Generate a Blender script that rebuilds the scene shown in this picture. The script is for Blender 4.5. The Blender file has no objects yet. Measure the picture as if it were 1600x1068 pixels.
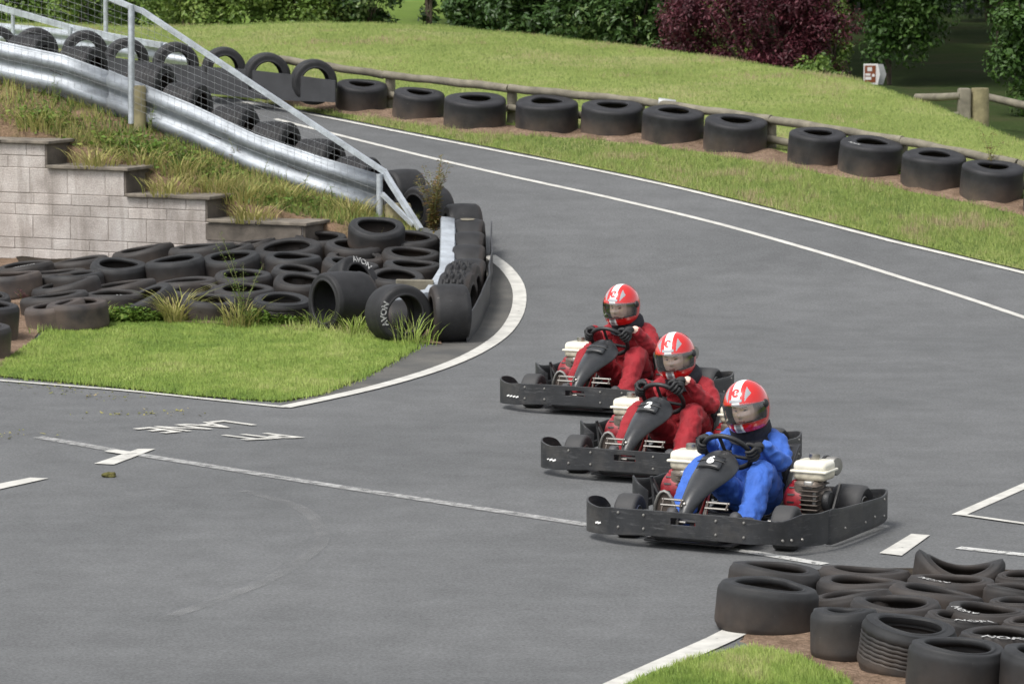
import bpy, bmesh, math, random
import numpy as np
from mathutils import Vector, Matrix, Quaternion, noise as mnoise
random.seed(7); rng = np.random.default_rng(11)
sc = bpy.context.scene
COL = sc.collection
# ------------------------------------------------------------------ camera
F = 5600.0; CH = 3.6; HOR = -120.0; CX = 800.0; CY = 534.0
PITCH = math.atan((CY-HOR)/F)
cam_d = bpy.data.cameras.new('camera'); cam = bpy.data.objects.new('camera', cam_d); COL.objects.link(cam)
cam.location = (0, 0, CH); cam.rotation_euler = (math.pi/2-PITCH, 0, 0)
cam_d.sensor_width = 36; cam_d.lens = F/1600*36; cam_d.clip_end = 2000; cam_d.clip_start = .5
cam_d.dof.use_dof = True; cam_d.dof.focus_distance = 22.5; cam_d.dof.aperture_fstop = 9
sc.camera = cam
FW = np.array([0, math.cos(PITCH), -math.sin(PITCH)]); UPI = np.array([0, math.sin(PITCH), math.cos(PITCH)]); RT = np.array([1., 0, 0])
def ray(px, py):
    return FW + RT*((px-CX)/F) + UPI*((CY-py)/F)
# ------------------------------------------------------------------ terrain
_ry = [-200, 0, 26, 29, 31, 32, 34, 36, 38, 40, 42, 45, 50, 55, 60]
_rz = [0, 0, 0, .0, .03, .08, .27, .56, .83, 1.07, 1.27, 1.56, 2.0, 2.3, 2.5]
_gy = np.linspace(-200, 60, 5201); _gz = np.interp(_gy, _ry, _rz)
_k = np.hanning(41); _k /= _k.sum(); _gz = np.convolve(np.pad(_gz, 20, mode='edge'), _k, mode='valid')
def ramp(Y): return np.interp(Y, _gy, _gz)
def sstep(a, b, x):
    t = np.clip((x-a)/(b-a), 0, 1); return t*t*(3-2*t)
def crestY(X): return np.interp(X, [-8, -1, .9, 2.6, 4.4, 5.2, 5.8, 7.5, 12], [52, 52, 50, 48, 45.5, 43, 40.5, 38, 36])
WY = 34.55; WX = (490-CX)/F*WY; SCW = WY/33.2; DW = np.array([.906, -.423]); RSH = 1.25
def _wt(px):
    k = (CX-px)/F; return (k*WY+WX)/(.906-k*.423)*1.0       # distance along the wall from its right end
_cop = [(490, 352), (320, 310), (193, 265), (70, 223)]
WT = [_wt(p) for p, _ in _cop]
WZ = [CH-(WY+.423*t)*(y-HOR)/F for t, (_, y) in zip(WT, _cop)]
def wallY(X): return WY-.4669*(X-WX)
def railY(X): return 34.196+RSH-.374*X
_rl = [(-260, 50), (0, 130), (200, 187), (400, 278), (592, 338)]
_rX = []; _rZ = []
for _px, _py in _rl:
    _k = (_px-CX)/F; _Y = (34.196+RSH)/(1+.374*_k); _rX.append(_k*_Y); _rZ.append(CH-_Y*(_py-HOR)/F)
def railZ(X): return np.interp(X, _rX+[-.9], _rZ+[_rZ[-1]-.08])
def wallZ(X): return np.interp(X, [-9.5]+[WX-.906*t for t in reversed(WT)]+[-1.2], [2.7]+[z-.01 for z in reversed(WZ)]+[WZ[0]-.14])
def G(X, Y, nobank=False):
    X = np.asarray(X, float); Y = np.asarray(Y, float)
    r = ramp(Y)
    yc = crestY(X); d = np.maximum(Y-yc, 0)
    zc = ramp(yc)
    base = .75+.022*(Y-50)+.5*sstep(2, -4, X)
    fall = zc+.10*np.minimum(d, 1.)*0-.035*d*d
    hill = np.where(Y > yc, np.maximum(fall, base), r)
    # gentle lumps on the hill
    hill = hill+.03*np.sin(X*1.3+Y*.7)*sstep(42, 46, Y)
    # ground under the tyre pile
    fade = sstep(-.72, -1.05, X)
    pile = .05*sstep(31.6, 34.0, Y)*fade*sstep(37, 35.5, Y)
    pile = pile-np.maximum(r-.12, 0)*sstep(-2.7, -4.2, X)*sstep(39.5, 37.5, Y)*.85
    z = hill+pile
    if nobank: return z
    yw = wallY(X); yr = railY(X); zw = wallZ(X); zr = railZ(X)
    t = np.clip((Y-yw-.44)/np.maximum(yr-yw-.44, .1), 0, 1)
    bank = zw+(zr-zw)*(t**.9)
    tb = np.clip((Y-yr-.35)/2.3, 0, 1)
    bank = np.where(Y > yr+.35, zr+(hill-zr)*(tb*tb*(3-2*tb)), bank)
    fx = sstep(-.85, -1.6, X)
    inb = (Y > yw+.12) & (Y < yr+2.65)
    bank = np.maximum(z, z+(bank-z)*fx)
    return np.where(inb, bank, z)
def hit(px, py, off=0.0, ymax=140):
    d = ray(px, py)
    t = np.arange(8, ymax, .04)
    P = np.array([0, 0, CH])[None]+d[None]*(t/d[1])[:, None]
    f = P[:, 2]-G(P[:, 0], P[:, 1])-off
    i = np.argmax(f < 0)
    if f[i] >= 0: i = len(t)-1
    a, b = t[max(i-1, 0)], t[i]
    for _ in range(18):
        m = (a+b)/2; p = np.array([0, 0, CH])+d*(m/d[1])
        if p[2]-float(G(p[0], p[1]))-off < 0: b = m
        else: a = m
    return np.array([0, 0, CH])+d*(b/d[1])
def at(px, py, Y):
    d = ray(px, py); return np.array([0, 0, CH])+d*(Y/d[1])
# ------------------------------------------------------------------ object helpers
def tag(o, label=None, cat=None, group=None, kind=None):
    if label: o['label'] = label
    if cat: o['category'] = cat
    if group: o['group'] = group
    if kind: o['kind'] = kind
    return o
def empty(name, loc=(0, 0, 0), rz=0, label=None, cat=None, group=None):
    o = bpy.data.objects.new(name, None); COL.objects.link(o); o.location = loc; o.rotation_euler = (0, 0, rz)
    o.empty_display_size = .1
    return tag(o, label, cat, group)
def link(name, me, mats, parent=None, smooth=True, angle=None):
    if not isinstance(mats, (list, tuple)): mats = [mats]
    if not me.materials:
        for m in mats: me.materials.append(m)
    if smooth:
        me.polygons.foreach_set('use_smooth', np.ones(len(me.polygons), bool))
        if angle: me.set_sharp_from_angle(angle=math.radians(angle))
    else: me.polygons.foreach_set('use_smooth', np.zeros(len(me.polygons), bool))
    o = bpy.data.objects.new(name, me); COL.objects.link(o)
    if parent: o.parent = parent
    return o
class MB:
    def __init__(s): s.v = []; s.f = []; s.m = []; s.mi = 0
    def add(s, verts, faces, M=None):
        n = len(s.v)
        for p in verts:
            p = Vector(p)
            if M is not None: p = M @ p
            s.v.append(p[:])
        for f in faces: s.f.append([i+n for i in f]); s.m.append(s.mi)
        return s
    def box(s, c, size, M=None, top=None, rot=None):
        x, y, z = [a/2 for a in size]; tx, ty = (x, y) if top is None else (top[0]/2, top[1]/2)
        vs = [(-x, -y, -z), (x, -y, -z), (x, y, -z), (-x, y, -z), (-tx, -ty, z), (tx, -ty, z), (tx, ty, z), (-tx, ty, z)]
        R = Matrix.Translation(Vector(c))
        if rot is not None: R = R @ rot.to_4x4()
        if M is not None: R = M @ R
        return s.add(vs, [(3, 2, 1, 0), (4, 5, 6, 7), (0, 1, 5, 4), (1, 2, 6, 5), (2, 3, 7, 6), (3, 0, 4, 7)], R)
    def rbox(s, c, size, r=.02, seg=3, M=None, rot=None, topscale=1.0):
        # rounded box (superellipse rings)
        x, y, z = [a/2 for a in size]; r = min(r, x*.98, y*.98, z*.98)
        prof = []
        for k in range(seg+1):
            a = math.pi/2*k/seg; prof.append((-z+r-r*math.cos(a), r-r*math.sin(a)))
        prof += [(-p[0], p[1]) for p in reversed(prof)]
        vs = []; fs = []; n = 0; cs = 5
        for (zz, ins) in prof:
            f = 1+(topscale-1)*((zz+z)/(2*z))
            ring = []
            for q, (sx, sy) in enumerate(((1, 1), (-1, 1), (-1, -1), (1, -1))):
                for k in range(cs):
                    a = math.pi/2*(q+k/(cs-1)); rr = max(r*1.3-ins, .0005)
                    cx = sx*(x-ins-rr); cy = sy*(y-ins-rr)
                    ring.append(((cx+rr*math.cos(a))*f, (cy+rr*math.sin(a))*f, zz))
            vs += ring; n = len(ring)
        for i in range(len(prof)-1):
            for k in range(n):
                fs.append((i*n+k, i*n+(k+1) % n, (i+1)*n+(k+1) % n, (i+1)*n+k))
        fs.append(tuple(reversed(range(n)))); fs.append(tuple(range((len(prof)-1)*n, len(prof)*n)))
        R = Matrix.Translation(Vector(c))
        if rot is not None: R = R @ rot.to_4x4()
        if M is not None: R = M @ R
        return s.add(vs, fs, R)
    def tube(s, pts, r, seg=8, M=None, cap=True, closed=False):
        pts = [Vector(p) for p in pts]; n = len(pts)
        rs = r if isinstance(r, (list, tuple)) else [r]*n
        vs = []; fs = []; up = None
        for i, p in enumerate(pts):
            if closed: d = pts[(i+1) % n]-pts[i-1]
            else: d = pts[min(i+1, n-1)]-pts[max(i-1, 0)]
            d.normalize()
            if up is None: up = Vector((0, 0, 1)) if abs(d.z) < .9 else Vector((1, 0, 0))
            a = d.cross(up)
            if a.length < 1e-5: a = d.orthogonal()
            a.normalize(); b = a.cross(d).normalized(); up = b
            for k in range(seg):
                t = 2*math.pi*k/seg; vs.append(p+(a*math.cos(t)+b*math.sin(t))*rs[i])
        m = n if closed else n-1
        for i in range(m):
            j = (i+1) % n
            for k in range(seg): fs.append((i*seg+k, i*seg+(k+1) % seg, j*seg+(k+1) % seg, j*seg+k))
        if cap and not closed: fs.append(tuple(reversed(range(seg)))); fs.append(tuple(range((n-1)*seg, n*seg)))
        return s.add(vs, fs, M)
    def lathe(s, prof, seg=32, M=None, closed=False):
        # profile (r, z) about local Z
        vs = []; fs = []; n = len(prof)
        for k in range(seg):
            t = 2*math.pi*k/seg; c, sn = math.cos(t), math.sin(t)
            for (r, z) in prof: vs.append((r*c, r*sn, z))
        m = n if closed else n-1
        for k in range(seg):
            k2 = (k+1) % seg
            for i in range(m):
                j = (i+1) % n; fs.append((k*n+i, k2*n+i, k2*n+j, k*n+j))
        return s.add(vs, fs, M)
    def mesh(s, name='m'):
        me = bpy.data.meshes.new(name); me.from_pydata(s.v, [], s.f); me.validate(); 
        if len(set(s.m)) > 1 and len(me.polygons) == len(s.m): me.polygons.foreach_set('material_index', s.m)
        return me
    def build(s, name, mats, parent=None, smooth=True, angle=40, bevel=0):
        me = s.mesh(name)
        bm = bmesh.new(); bm.from_mesh(me); bmesh.ops.recalc_face_normals(bm, faces=bm.faces); bm.to_mesh(me); bm.free()
        o = link(name, me, mats, parent, smooth, angle)
        if bevel:
            b = o.modifiers.new('bevel', 'BEVEL'); b.width = bevel; b.segments = 2; b.limit_method = 'ANGLE'
        return o
def frame_z(a, x=None):
    a = Vector(a).normalized()
    x = Vector(x) if x is not None else (Vector((1, 0, 0)) if abs(a.x) < .9 else Vector((0, 1, 0)))
    y = a.cross(x).normalized(); x = y.cross(a).normalized()
    return Matrix((x, y, a)).transposed()
def MT(loc, a=(0, 0, 1), x=None): return Matrix.Translation(Vector(loc)) @ frame_z(a, x).to_4x4()
def npmesh(name, V, Fq, nper):
    me = bpy.data.meshes.new(name); V = np.asarray(V, np.float32); Fq = np.asarray(Fq, np.int32)
    me.vertices.add(len(V)); me.vertices.foreach_set('co', V.ravel())
    nf = len(Fq); me.loops.add(nf*nper); me.loops.foreach_set('vertex_index', Fq.ravel())
    me.polygons.add(nf); me.polygons.foreach_set('loop_start', np.arange(nf, dtype=np.int32)*nper)
    me.update(calc_edges=True); me.validate(); return me
def add_tint(me, vals):
    a = me.attributes.new('tint', 'FLOAT', 'FACE'); a.data.foreach_set('value', np.asarray(vals, np.float32))
def evaluated_mesh(o):
    dg = bpy.context.evaluated_depsgraph_get(); dg.update()
    me = bpy.data.meshes.new_from_object(o.evaluated_get(dg)); return me
def text_geo(txt, size=1.0, extrude=0.0, offset=0.02):
    cu = bpy.data.curves.new('t', 'FONT'); cu.body = txt; cu.size = size; cu.align_x = 'CENTER'; cu.align_y = 'CENTER'; cu.extrude = extrude
    cu.resolution_u = 3; cu.offset = offset*size
    o = bpy.data.objects.new('t', cu); COL.objects.link(o)
    me = evaluated_mesh(o); V = [v.co.copy() for v in me.vertices]; Fc = [list(p.vertices) for p in me.polygons]
    bpy.data.objects.remove(o); bpy.data.curves.remove(cu); bpy.data.meshes.remove(me); return V, Fc
# ------------------------------------------------------------------ materials
def newmat(name):
    m = bpy.data.materials.new(name); m.use_nodes = True; nt = m.node_tree
    return m, nt, nt.nodes['Principled BSDF']
def nd(nt, t, **kw):
    n = nt.nodes.new(t)
    for k, v in kw.items(): setattr(n, k, v)
    return n
def mapco(nt, scale=(1, 1, 1), kind='Object'):
    tc = nd(nt, 'ShaderNodeTexCoord'); mp = nd(nt, 'ShaderNodeMapping'); mp.inputs['Scale'].default_value = scale
    nt.links.new(tc.outputs[kind], mp.inputs['Vector']); return mp.outputs['Vector']
def noi(nt, vec, scale, detail=4, rough=.55):
    n = nd(nt, 'ShaderNodeTexNoise'); n.inputs['Scale'].default_value = scale; n.inputs['Detail'].default_value = detail; n.inputs['Roughness'].default_value = rough
    if vec is not None: nt.links.new(vec, n.inputs['Vector'])
    return n.outputs['Fac']
def rampn(nt, fac, stops):
    r = nd(nt, 'ShaderNodeValToRGB'); e = r.color_ramp.elements
    while len(e) < len(stops): e.new(.5)
    for el, (p, c) in zip(e, stops):
        el.position = p; el.color = (c, c, c, 1) if isinstance(c, (int, float)) else (*c, 1)
    nt.links.new(fac, r.inputs['Fac']); return r.outputs['Color']
def mixc(nt, fac, a, b, mode='MIX'):
    n = nd(nt, 'ShaderNodeMix', data_type='RGBA', blend_type=mode)
    for sock, v in ((n.inputs[0], fac), (n.inputs[6], a), (n.inputs[7], b)):
        if isinstance(v, (int, float)): sock.default_value = v
        elif isinstance(v, tuple): sock.default_value = (*v, 1)
        else: nt.links.new(v, sock)
    return n.outputs[2]
def bump(nt, b, h, strength=.3, dist=.01):
    n = nd(nt, 'ShaderNodeBump'); n.inputs['Strength'].default_value = strength; n.inputs['Distance'].default_value = dist
    nt.links.new(h, n.inputs['Height']); nt.links.new(n.outputs['Normal'], b.inputs['Normal'])
def setc(nt, b, v):
    if isinstance(v, tuple): b.inputs['Base Color'].default_value = (*v, 1)
    else: nt.links.new(v, b.inputs['Base Color'])
def simple(name, col, rough=.5, metal=0, var=.25, vscale=8, bumpk=0, bscale=60, spec=.5, kind='Object', coat=0):
    m, nt, b = newmat(name); v = mapco(nt, kind=kind)
    dark = tuple(c*(1-var) for c in col); light = tuple(min(c*(1+var), 1) for c in col)
    setc(nt, b, rampn(nt, noi(nt, v, vscale), [(.3, dark), (.7, light)]))
    b.inputs['Roughness'].default_value = rough; b.inputs['Metallic'].default_value = metal; b.inputs['Specular IOR Level'].default_value = spec
    if coat: b.inputs['Coat Weight'].default_value = coat; b.inputs['Coat Roughness'].default_value = .05
    if bumpk: bump(nt, b, noi(nt, v, bscale, 3), bumpk, .01)
    return m
def leafmat(name, stops, rough=.55, trans=.25):
    m, nt, b = newmat(name); a = nd(nt, 'ShaderNodeAttribute', attribute_name='tint')
    c = rampn(nt, a.outputs['Fac'], stops); setc(nt, b, c); b.inputs['Roughness'].default_value = rough; b.inputs['Specular IOR Level'].default_value = .3
    t = nd(nt, 'ShaderNodeBsdfTranslucent'); nt.links.new(c, t.inputs['Color'])
    mx = nd(nt, 'ShaderNodeMixShader'); mx.inputs[0].default_value = trans
    nt.links.new(b.outputs[0], mx.inputs[1]); nt.links.new(t.outputs[0], mx.inputs[2])
    nt.links.new(mx.outputs[0], nt.nodes['Material Output'].inputs['Surface']); return m
M = {}
# asphalt
m, nt, b = newmat('asphalt'); v = mapco(nt)
big = noi(nt, v, .35, 5); mid = noi(nt, v, 3.0, 5); fine = noi(nt, v, 60, 4, .7); 
vst = mapco(nt, (.25, 2.2, 1)); st = noi(nt, vst, 1.6, 4)
c = rampn(nt, big, [(.3, (.088, .0905, .092)), (.7, (.112, .1145, .116))])
c = mixc(nt, .22, c, rampn(nt, mid, [(.35, .35), (.65, .72)]), 'OVERLAY')
c = mixc(nt, .20, c, rampn(nt, st, [(.4, .42), (.62, .56)]), 'OVERLAY')
c = mixc(nt, .65, c, rampn(nt, fine, [(.3, .25), (.7, .75)]), 'OVERLAY')
c = mixc(nt, rampn(nt, noi(nt, v, 1.1, 6, .7), [(.60, 0.), (.78, .45)]), c, (.06, .061, .063)); c = mixc(nt, rampn(nt, noi(nt, v, 7, 3, .6), [(.70, 0.), (.76, .4)]), c, (.055, .055, .056))
setc(nt, b, c); b.inputs['Roughness'].default_value = .85; b.inputs['Specular IOR Level'].default_value = .3
bump(nt, b, fine, .5, .004); M['asphalt'] = m
m, nt, b = newmat('asphalt_apron'); v = mapco(nt); fine = noi(nt, v, 80, 3)
c = mixc(nt, .4, rampn(nt, noi(nt, v, 2.5, 5), [(.35, (.055, .055, .053)), (.7, (.10, .095, .085))]), rampn(nt, fine, [(.3, .25), (.7, .75)]), 'OVERLAY')
setc(nt, b, c); b.inputs['Roughness'].default_value = .9; M['apron'] = m
m, nt, b = newmat('asphalt_seam'); v = mapco(nt)
setc(nt, b, mixc(nt, .4, rampn(nt, noi(nt, v, 5, 4), [(.3, (.20, .201, .201)), (.7, (.25, .251, .25))]), rampn(nt, noi(nt, v, 90, 3), [(.3, .25), (.7, .75)]), 'OVERLAY')); b.inputs['Roughness'].default_value = .9
def worn(m, nt, b, lo, hi, scale):
    v = mapco(nt); n1 = noi(nt, v, scale, 6, .7)
    fac = rampn(nt, n1, [(lo, 0.), (hi, 1.)])
    tr = nd(nt, 'ShaderNodeBsdfTransparent'); mx = nd(nt, 'ShaderNodeMixShader')
    nt.links.new(fac, mx.inputs[0]); nt.links.new(tr.outputs[0], mx.inputs[1]); nt.links.new(b.outputs[0], mx.inputs[2])
    nt.links.new(mx.outputs[0], nt.nodes['Material Output'].inputs['Surface'])
worn(m, nt, b, .34, 1.5, 3); M['seam'] = m
def paint(name, lo, hi, scale=14, col=(.52, .51, .47)):
    m, nt, b = newmat(name); v = mapco(nt)
    setc(nt, b, rampn(nt, noi(nt, v, 9, 5), [(.3, tuple(c*.72 for c in col)), (.65, col)])); b.inputs['Roughness'].default_value = .7
    worn(m, nt, b, lo, hi, scale); return m
M['paint'] = paint('road_paint', .22, .36); M['paint_worn'] = paint('road_paint_worn', .26, .62, 12, (.36, .36, .35)); M['paint_mid'] = paint('road_paint_thin', .33, .5, 22, (.5, .5, .48))
# ground cover
def ground(name, cols, sc_=2.0, bumpk=.4):
    m, nt, b = newmat(name); v = mapco(nt)
    c = rampn(nt, noi(nt, v, sc_, 6, .65), [(.3, cols[0]), (.5, cols[1]), (.72, cols[2])])
    c = mixc(nt, .5, c, rampn(nt, noi(nt, v, 45, 4), [(.3, .2), (.7, .8)]), 'OVERLAY')
    setc(nt, b, c); b.inputs['Roughness'].default_value = .95; b.inputs['Specular IOR Level'].default_value = .1
    bump(nt, b, noi(nt, v, 30, 5), bumpk, .03); return m
M['turf'] = ground('turf', [(.12, .155, .04), (.17, .21, .058), (.25, .235, .11)], .6)
M['soil'] = ground('soil', [(.10, .068, .045), (.17, .118, .083), (.24, .172, .125)], 5, .8)
M['shade_bed'] = ground('tyre_hole_shade', [(.018, .015, .011), (.03, .024, .018), (.05, .04, .03)], 5, .8)  # near-black colour stands in for the shade inside the tyre holes
M['bankearth'] = ground('bank_earth', [(.10, .085, .04), (.17, .115, .075), (.25, .165, .115)], 3.0, .9)
M['field'] = ground('field', [(.085, .13, .025), (.11, .17, .03), (.14, .20, .045)], .6)
M['laneshade'] = ground('lane_shade_ground', [(.018, .028, .008), (.028, .045, .012), (.05, .045, .024)], .5)  # dark green-brown with the lane's shade put into the colour
M['grass'] = leafmat('grass_blades', [(0, (.10, .155, .032)), (.35, (.175, .25, .052)), (.65, (.25, .305, .08)), (.85, (.31, .30, .13)), (1, (.33, .27, .15))], .5, .3)
M['grass_fresh'] = leafmat('grass_fresh', [(0, (.145, .24, .038)), (.45, (.26, .365, .07)), (.85, (.38, .45, .13)), (1, (.42, .40, .18))], .5, .3)
M['drygrass'] = leafmat('dry_grass', [(0, (.13, .17, .035)), (.4, (.25, .26, .07)), (.75, (.37, .33, .12)), (1, (.45, .36, .19))], .6, .3)
M['weed'] = leafmat('weed_leaf', [(0, (.06, .12, .018)), (.6, (.13, .22, .035)), (1, (.24, .28, .06))], .5, .3)
M['weedred'] = leafmat('weed_rusty', [(0, (.10, .13, .03)), (.5, (.20, .17, .06)), (1, (.30, .13, .08))], .5, .3)
M['hedge'] = leafmat('hedge_leaf', [(0, (.05, .10, .016)), (.6, (.12, .19, .035)), (1, (.22, .28, .07))], .45)
M['laurel'] = leafmat('laurel_leaf', [(0, (.025, .055, .014)), (.6, (.05, .10, .025)), (1, (.13, .18, .06))], .38, .15)
M['acer'] = leafmat('maroon_leaf', [(0, (.035, .008, .013)), (.6, (.085, .018, .028)), (1, (.17, .05, .062))], .45, .2)
M['tree'] = leafmat('tree_leaf', [(0, (.03, .07, .012)), (.6, (.06, .12, .022)), (1, (.14, .20, .05))], .45, .2)
M['bark'] = simple('bark', (.09, .07, .05), .9, var=.4, vscale=9, bumpk=.6, bscale=25)
# rubber
def rubber(name, base, dust=.55, dirt=(.15, .105, .075), hb=.16, grooves=0):
    m, nt, b = newmat(name); v = mapco(nt); tc = nd(nt, 'ShaderNodeTexCoord')
    oi = nd(nt, 'ShaderNodeObjectInfo')
    add = nd(nt, 'ShaderNodeVectorMath', operation='ADD'); nt.links.new(v, add.inputs[0]); nt.links.new(oi.outputs['Location'], add.inputs[1]); v2 = add.outputs[0]
    geo = nd(nt, 'ShaderNodeSeparateXYZ'); nt.links.new(tc.outputs['Object'], geo.inputs[0])
    c = rampn(nt, noi(nt, v2, 7, 5, .6), [(.3, tuple(x*.7 for x in base)), (.7, tuple(x*1.5 for x in base))])
    zz = nd(nt, 'ShaderNodeMapRange'); zz.inputs[1].default_value = 0; zz.inputs[2].default_value = hb; zz.inputs[3].default_value = 1; zz.inputs[4].default_value = 0
    nt.links.new(geo.outputs['Z'], zz.inputs[0])
    mul = nd(nt, 'ShaderNodeMath', operation='MULTIPLY'); nt.links.new(zz.outputs[0], mul.inputs[0])
    nt.links.new(rampn(nt, noi(nt, v2, 4, 5), [(.3, .15), (.65, 1.)]), mul.inputs[1])
    mul2 = nd(nt, 'ShaderNodeMath', operation='MULTIPLY'); mul2.inputs[1].default_value = dust; nt.links.new(mul.outputs[0], mul2.inputs[0])
    c = mixc(nt, mul2.outputs[0], c, dirt)
    spk = rampn(nt, noi(nt, v2, 38, 2), [(.72, 0.), (.78, .35)])
    c = mixc(nt, spk, c, (.16, .15, .14))
    setc(nt, b, c); b.inputs['Roughness'].default_value = .62; b.inputs['Specular IOR Level'].default_value = .32
    h = noi(nt, v2, 40, 4); bump(nt, b, h, .15, .006); return m
M['rub'] = rubber('rubber_slick', (.017, .0175, .0185), .45, hb=.22)
M['rub_far'] = rubber('rubber_dusty', (.017, .017, .019), .95, (.17, .125, .095), .34)
M['rub_stand'] = rubber('rubber_standing', (.0155, .0155, .0165), .25, hb=.05)
M['rub_kart'] = simple('kart_tyre', (.035, .035, .036), .7, var=.15)
M['belt'] = simple('rubber_belt', (.030, .031, .034), .55, var=.3, vscale=3, bumpk=.2, bscale=20)
m, nt, b = newmat('tyre_lettering'); b.inputs['Base Color'].default_value = (.42, .42, .41, 1); b.inputs['Roughness'].default_value = .8; worn(m, nt, b, .38, .52, 60); M['letter'] = m
# metal etc
def galv(name, col=(.42, .45, .48), rough=.42):
    m, nt, b = newmat(name); v = mapco(nt, kind='Object')
    c = rampn(nt, noi(nt, v, 6, 5, .65), [(.3, tuple(x*.72 for x in col)), (.7, tuple(min(1, x*1.2) for x in col))])
    c = mixc(nt, .35, c, rampn(nt, noi(nt, mapco(nt, (1, 1, 5)), 3.5, 6, .7), [(.35, .30), (.65, .62)]), 'OVERLAY'); setc(nt, b, c)
    b.inputs['Metallic'].default_value = .4; b.inputs['Roughness'].default_value = rough; return m
M['galv'] = galv('galvanised_steel', (.29, .315, .345), .50); M['galv2'] = galv('galvanised_tube', (.44, .475, .51), .55)
M['wire'] = simple('wire_mesh', (.24, .25, .26), .5, .4)
M['timber'] = simple('timber', (.155, .14, .105), .85, var=.35, vscale=6, bumpk=.4, bscale=30)
M['timber_green'] = simple('treated_timber', (.20, .175, .095), .85, var=.35, vscale=7, bumpk=.4, bscale=30)
m, nt, b = newmat('blockwork'); v = mapco(nt)
br = nd(nt, 'ShaderNodeTexNoise'); 
c = rampn(nt, noi(nt, v, 2.6, 6, .6), [(.3, (.24, .215, .195)), (.5, (.37, .335, .31)), (.7, (.46, .43, .405))])
c = mixc(nt, .5, c, rampn(nt, noi(nt, v, 75, 3), [(.3, .3), (.7, .72)]), 'OVERLAY')
oi = nd(nt, 'ShaderNodeAttribute', attribute_name='tint')
c = mixc(nt, .55, c, rampn(nt, oi.outputs['Fac'], [(0, .40), (1, .60)]), 'OVERLAY')
c = mixc(nt, rampn(nt, noi(nt, mapco(nt, (3, 3, .8)), 1.4, 5), [(.60, 0.), (.75, .4)]), c, (.46, .445, .44))
c = mixc(nt, rampn(nt, noi(nt, mapco(nt, (4, 4, .5)), 1.7, 6, .65), [(.50, 0.), (.72, .6)]), c, (.13, .11, .09))
setc(nt, b, c); b.inputs['Roughness'].default_value = .95; bump(nt, b, noi(nt, v, 60, 4), .5, .01); M['block'] = m
M['blockdark'] = simple('blockwork_stained_shaded', (.105, .09, .075), .95, var=.4, vscale=5, bumpk=.4)  # stained blockwork; on the end faces the dark also paints shade
M['mortar'] = simple('mortar', (.27, .24, .215), .95, var=.3, vscale=12, bumpk=.4)
M['coping'] = simple('coping_slab', (.15, .13, .105), .95, var=.4, vscale=7, bumpk=.5)
# kart materials
def scuffed(name, base, light, rough=.45):
    m, nt, b = newmat(name); oi = nd(nt, 'ShaderNodeObjectInfo'); sc_ = nd(nt, 'ShaderNodeVectorMath', operation='SCALE'); sc_.inputs['Scale'].default_value = 37.0
    cb = nd(nt, 'ShaderNodeCombineXYZ'); [nt.links.new(oi.outputs['Random'], cb.inputs[q]) for q in range(3)]; nt.links.new(cb.outputs[0], sc_.inputs[0])
    def off(v): a = nd(nt, 'ShaderNodeVectorMath', operation='ADD'); nt.links.new(v, a.inputs[0]); nt.links.new(sc_.outputs[0], a.inputs[1]); return a.outputs[0]
    v = off(mapco(nt)); vs = off(mapco(nt, (1, 1, 7)))
    c = rampn(nt, noi(nt, v, 5, 6, .7), [(.3, tuple(x*.6 for x in base)), (.7, tuple(x*1.6 for x in base))])
    c = mixc(nt, rampn(nt, noi(nt, v, 3.2, 5, .7), [(.48, 0.), (.75, .55)]), c, tuple(x*q for x, q in zip(light, (1.05, .95, .82))))
    c = mixc(nt, rampn(nt, noi(nt, vs, 7, 8, .8), [(.54, 0.), (.68, .85)]), c, light)
    setc(nt, b, c); b.inputs['Roughness'].default_value = rough
    bump(nt, b, noi(nt, vs, 25, 4), .2, .004); return m
M['plastic'] = scuffed('scuffed_plastic', (.017, .018, .020), (.085, .086, .088)); M['fairing'] = scuffed('fairing_plastic', (.022, .0235, .026), (.036, .038, .04), .36)
M['black'] = simple('black_parts', (.014, .014, .015), .5, var=.3); M['blackgloss'] = simple('black_shell', (.016, .016, .018), .28, var=.2)
M['chrome'] = simple('bright_metal', (.30, .285, .26), .38, 1.0, var=.15); M['steel'] = simple('dull_steel', (.30, .29, .27), .45, .8, var=.3)
M['engine'] = simple('engine_casting', (.14, .115, .095), .6, .4, var=.4, vscale=18); M['enginedark'] = simple('engine_fins', (.075, .06, .05), .6, .3, var=.4, vscale=20); M['tank'] = simple('cream_tank', (.74, .71, .60), .32, var=.08, vscale=10, coat=.3)
M['tanklow'] = simple('cream_tank_grimy', (.50, .46, .36), .45, var=.3, vscale=14)
M['red'] = simple('red_cowl', (.22, .012, .018), .42, var=.5, vscale=16); M['redframe'] = simple('red_frame', (.30, .02, .015), .5, var=.3)
M['white'] = simple('white_vinyl', (.78, .78, .76), .5, var=.06)
def suit(name, col):
    m, nt, b = newmat(name); v = mapco(nt)
    c = rampn(nt, noi(nt, v, 14, 4), [(.3, tuple(x*.85 for x in col)), (.7, tuple(min(1, x*1.12) for x in col))]); setc(nt, b, c)
    b.inputs['Roughness'].default_value = .8; b.inputs['Sheen Weight'].default_value = .04
    n1 = noi(nt, mapco(nt, (1, 1, .6)), 22, 3); bump(nt, b, n1, .55, .02); return m
M['suitred'] = suit('red_overall', (.25, .005, .012)); M['suitblue'] = suit('blue_overall', (.030, .105, .42))
M['glove'] = simple('black_glove', (.016, .016, .017), .7, var=.3, vscale=40); M['fleece'] = simple('navy_fleece', (.014, .015, .022), .9, var=.3, vscale=40, bumpk=.4)
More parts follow.
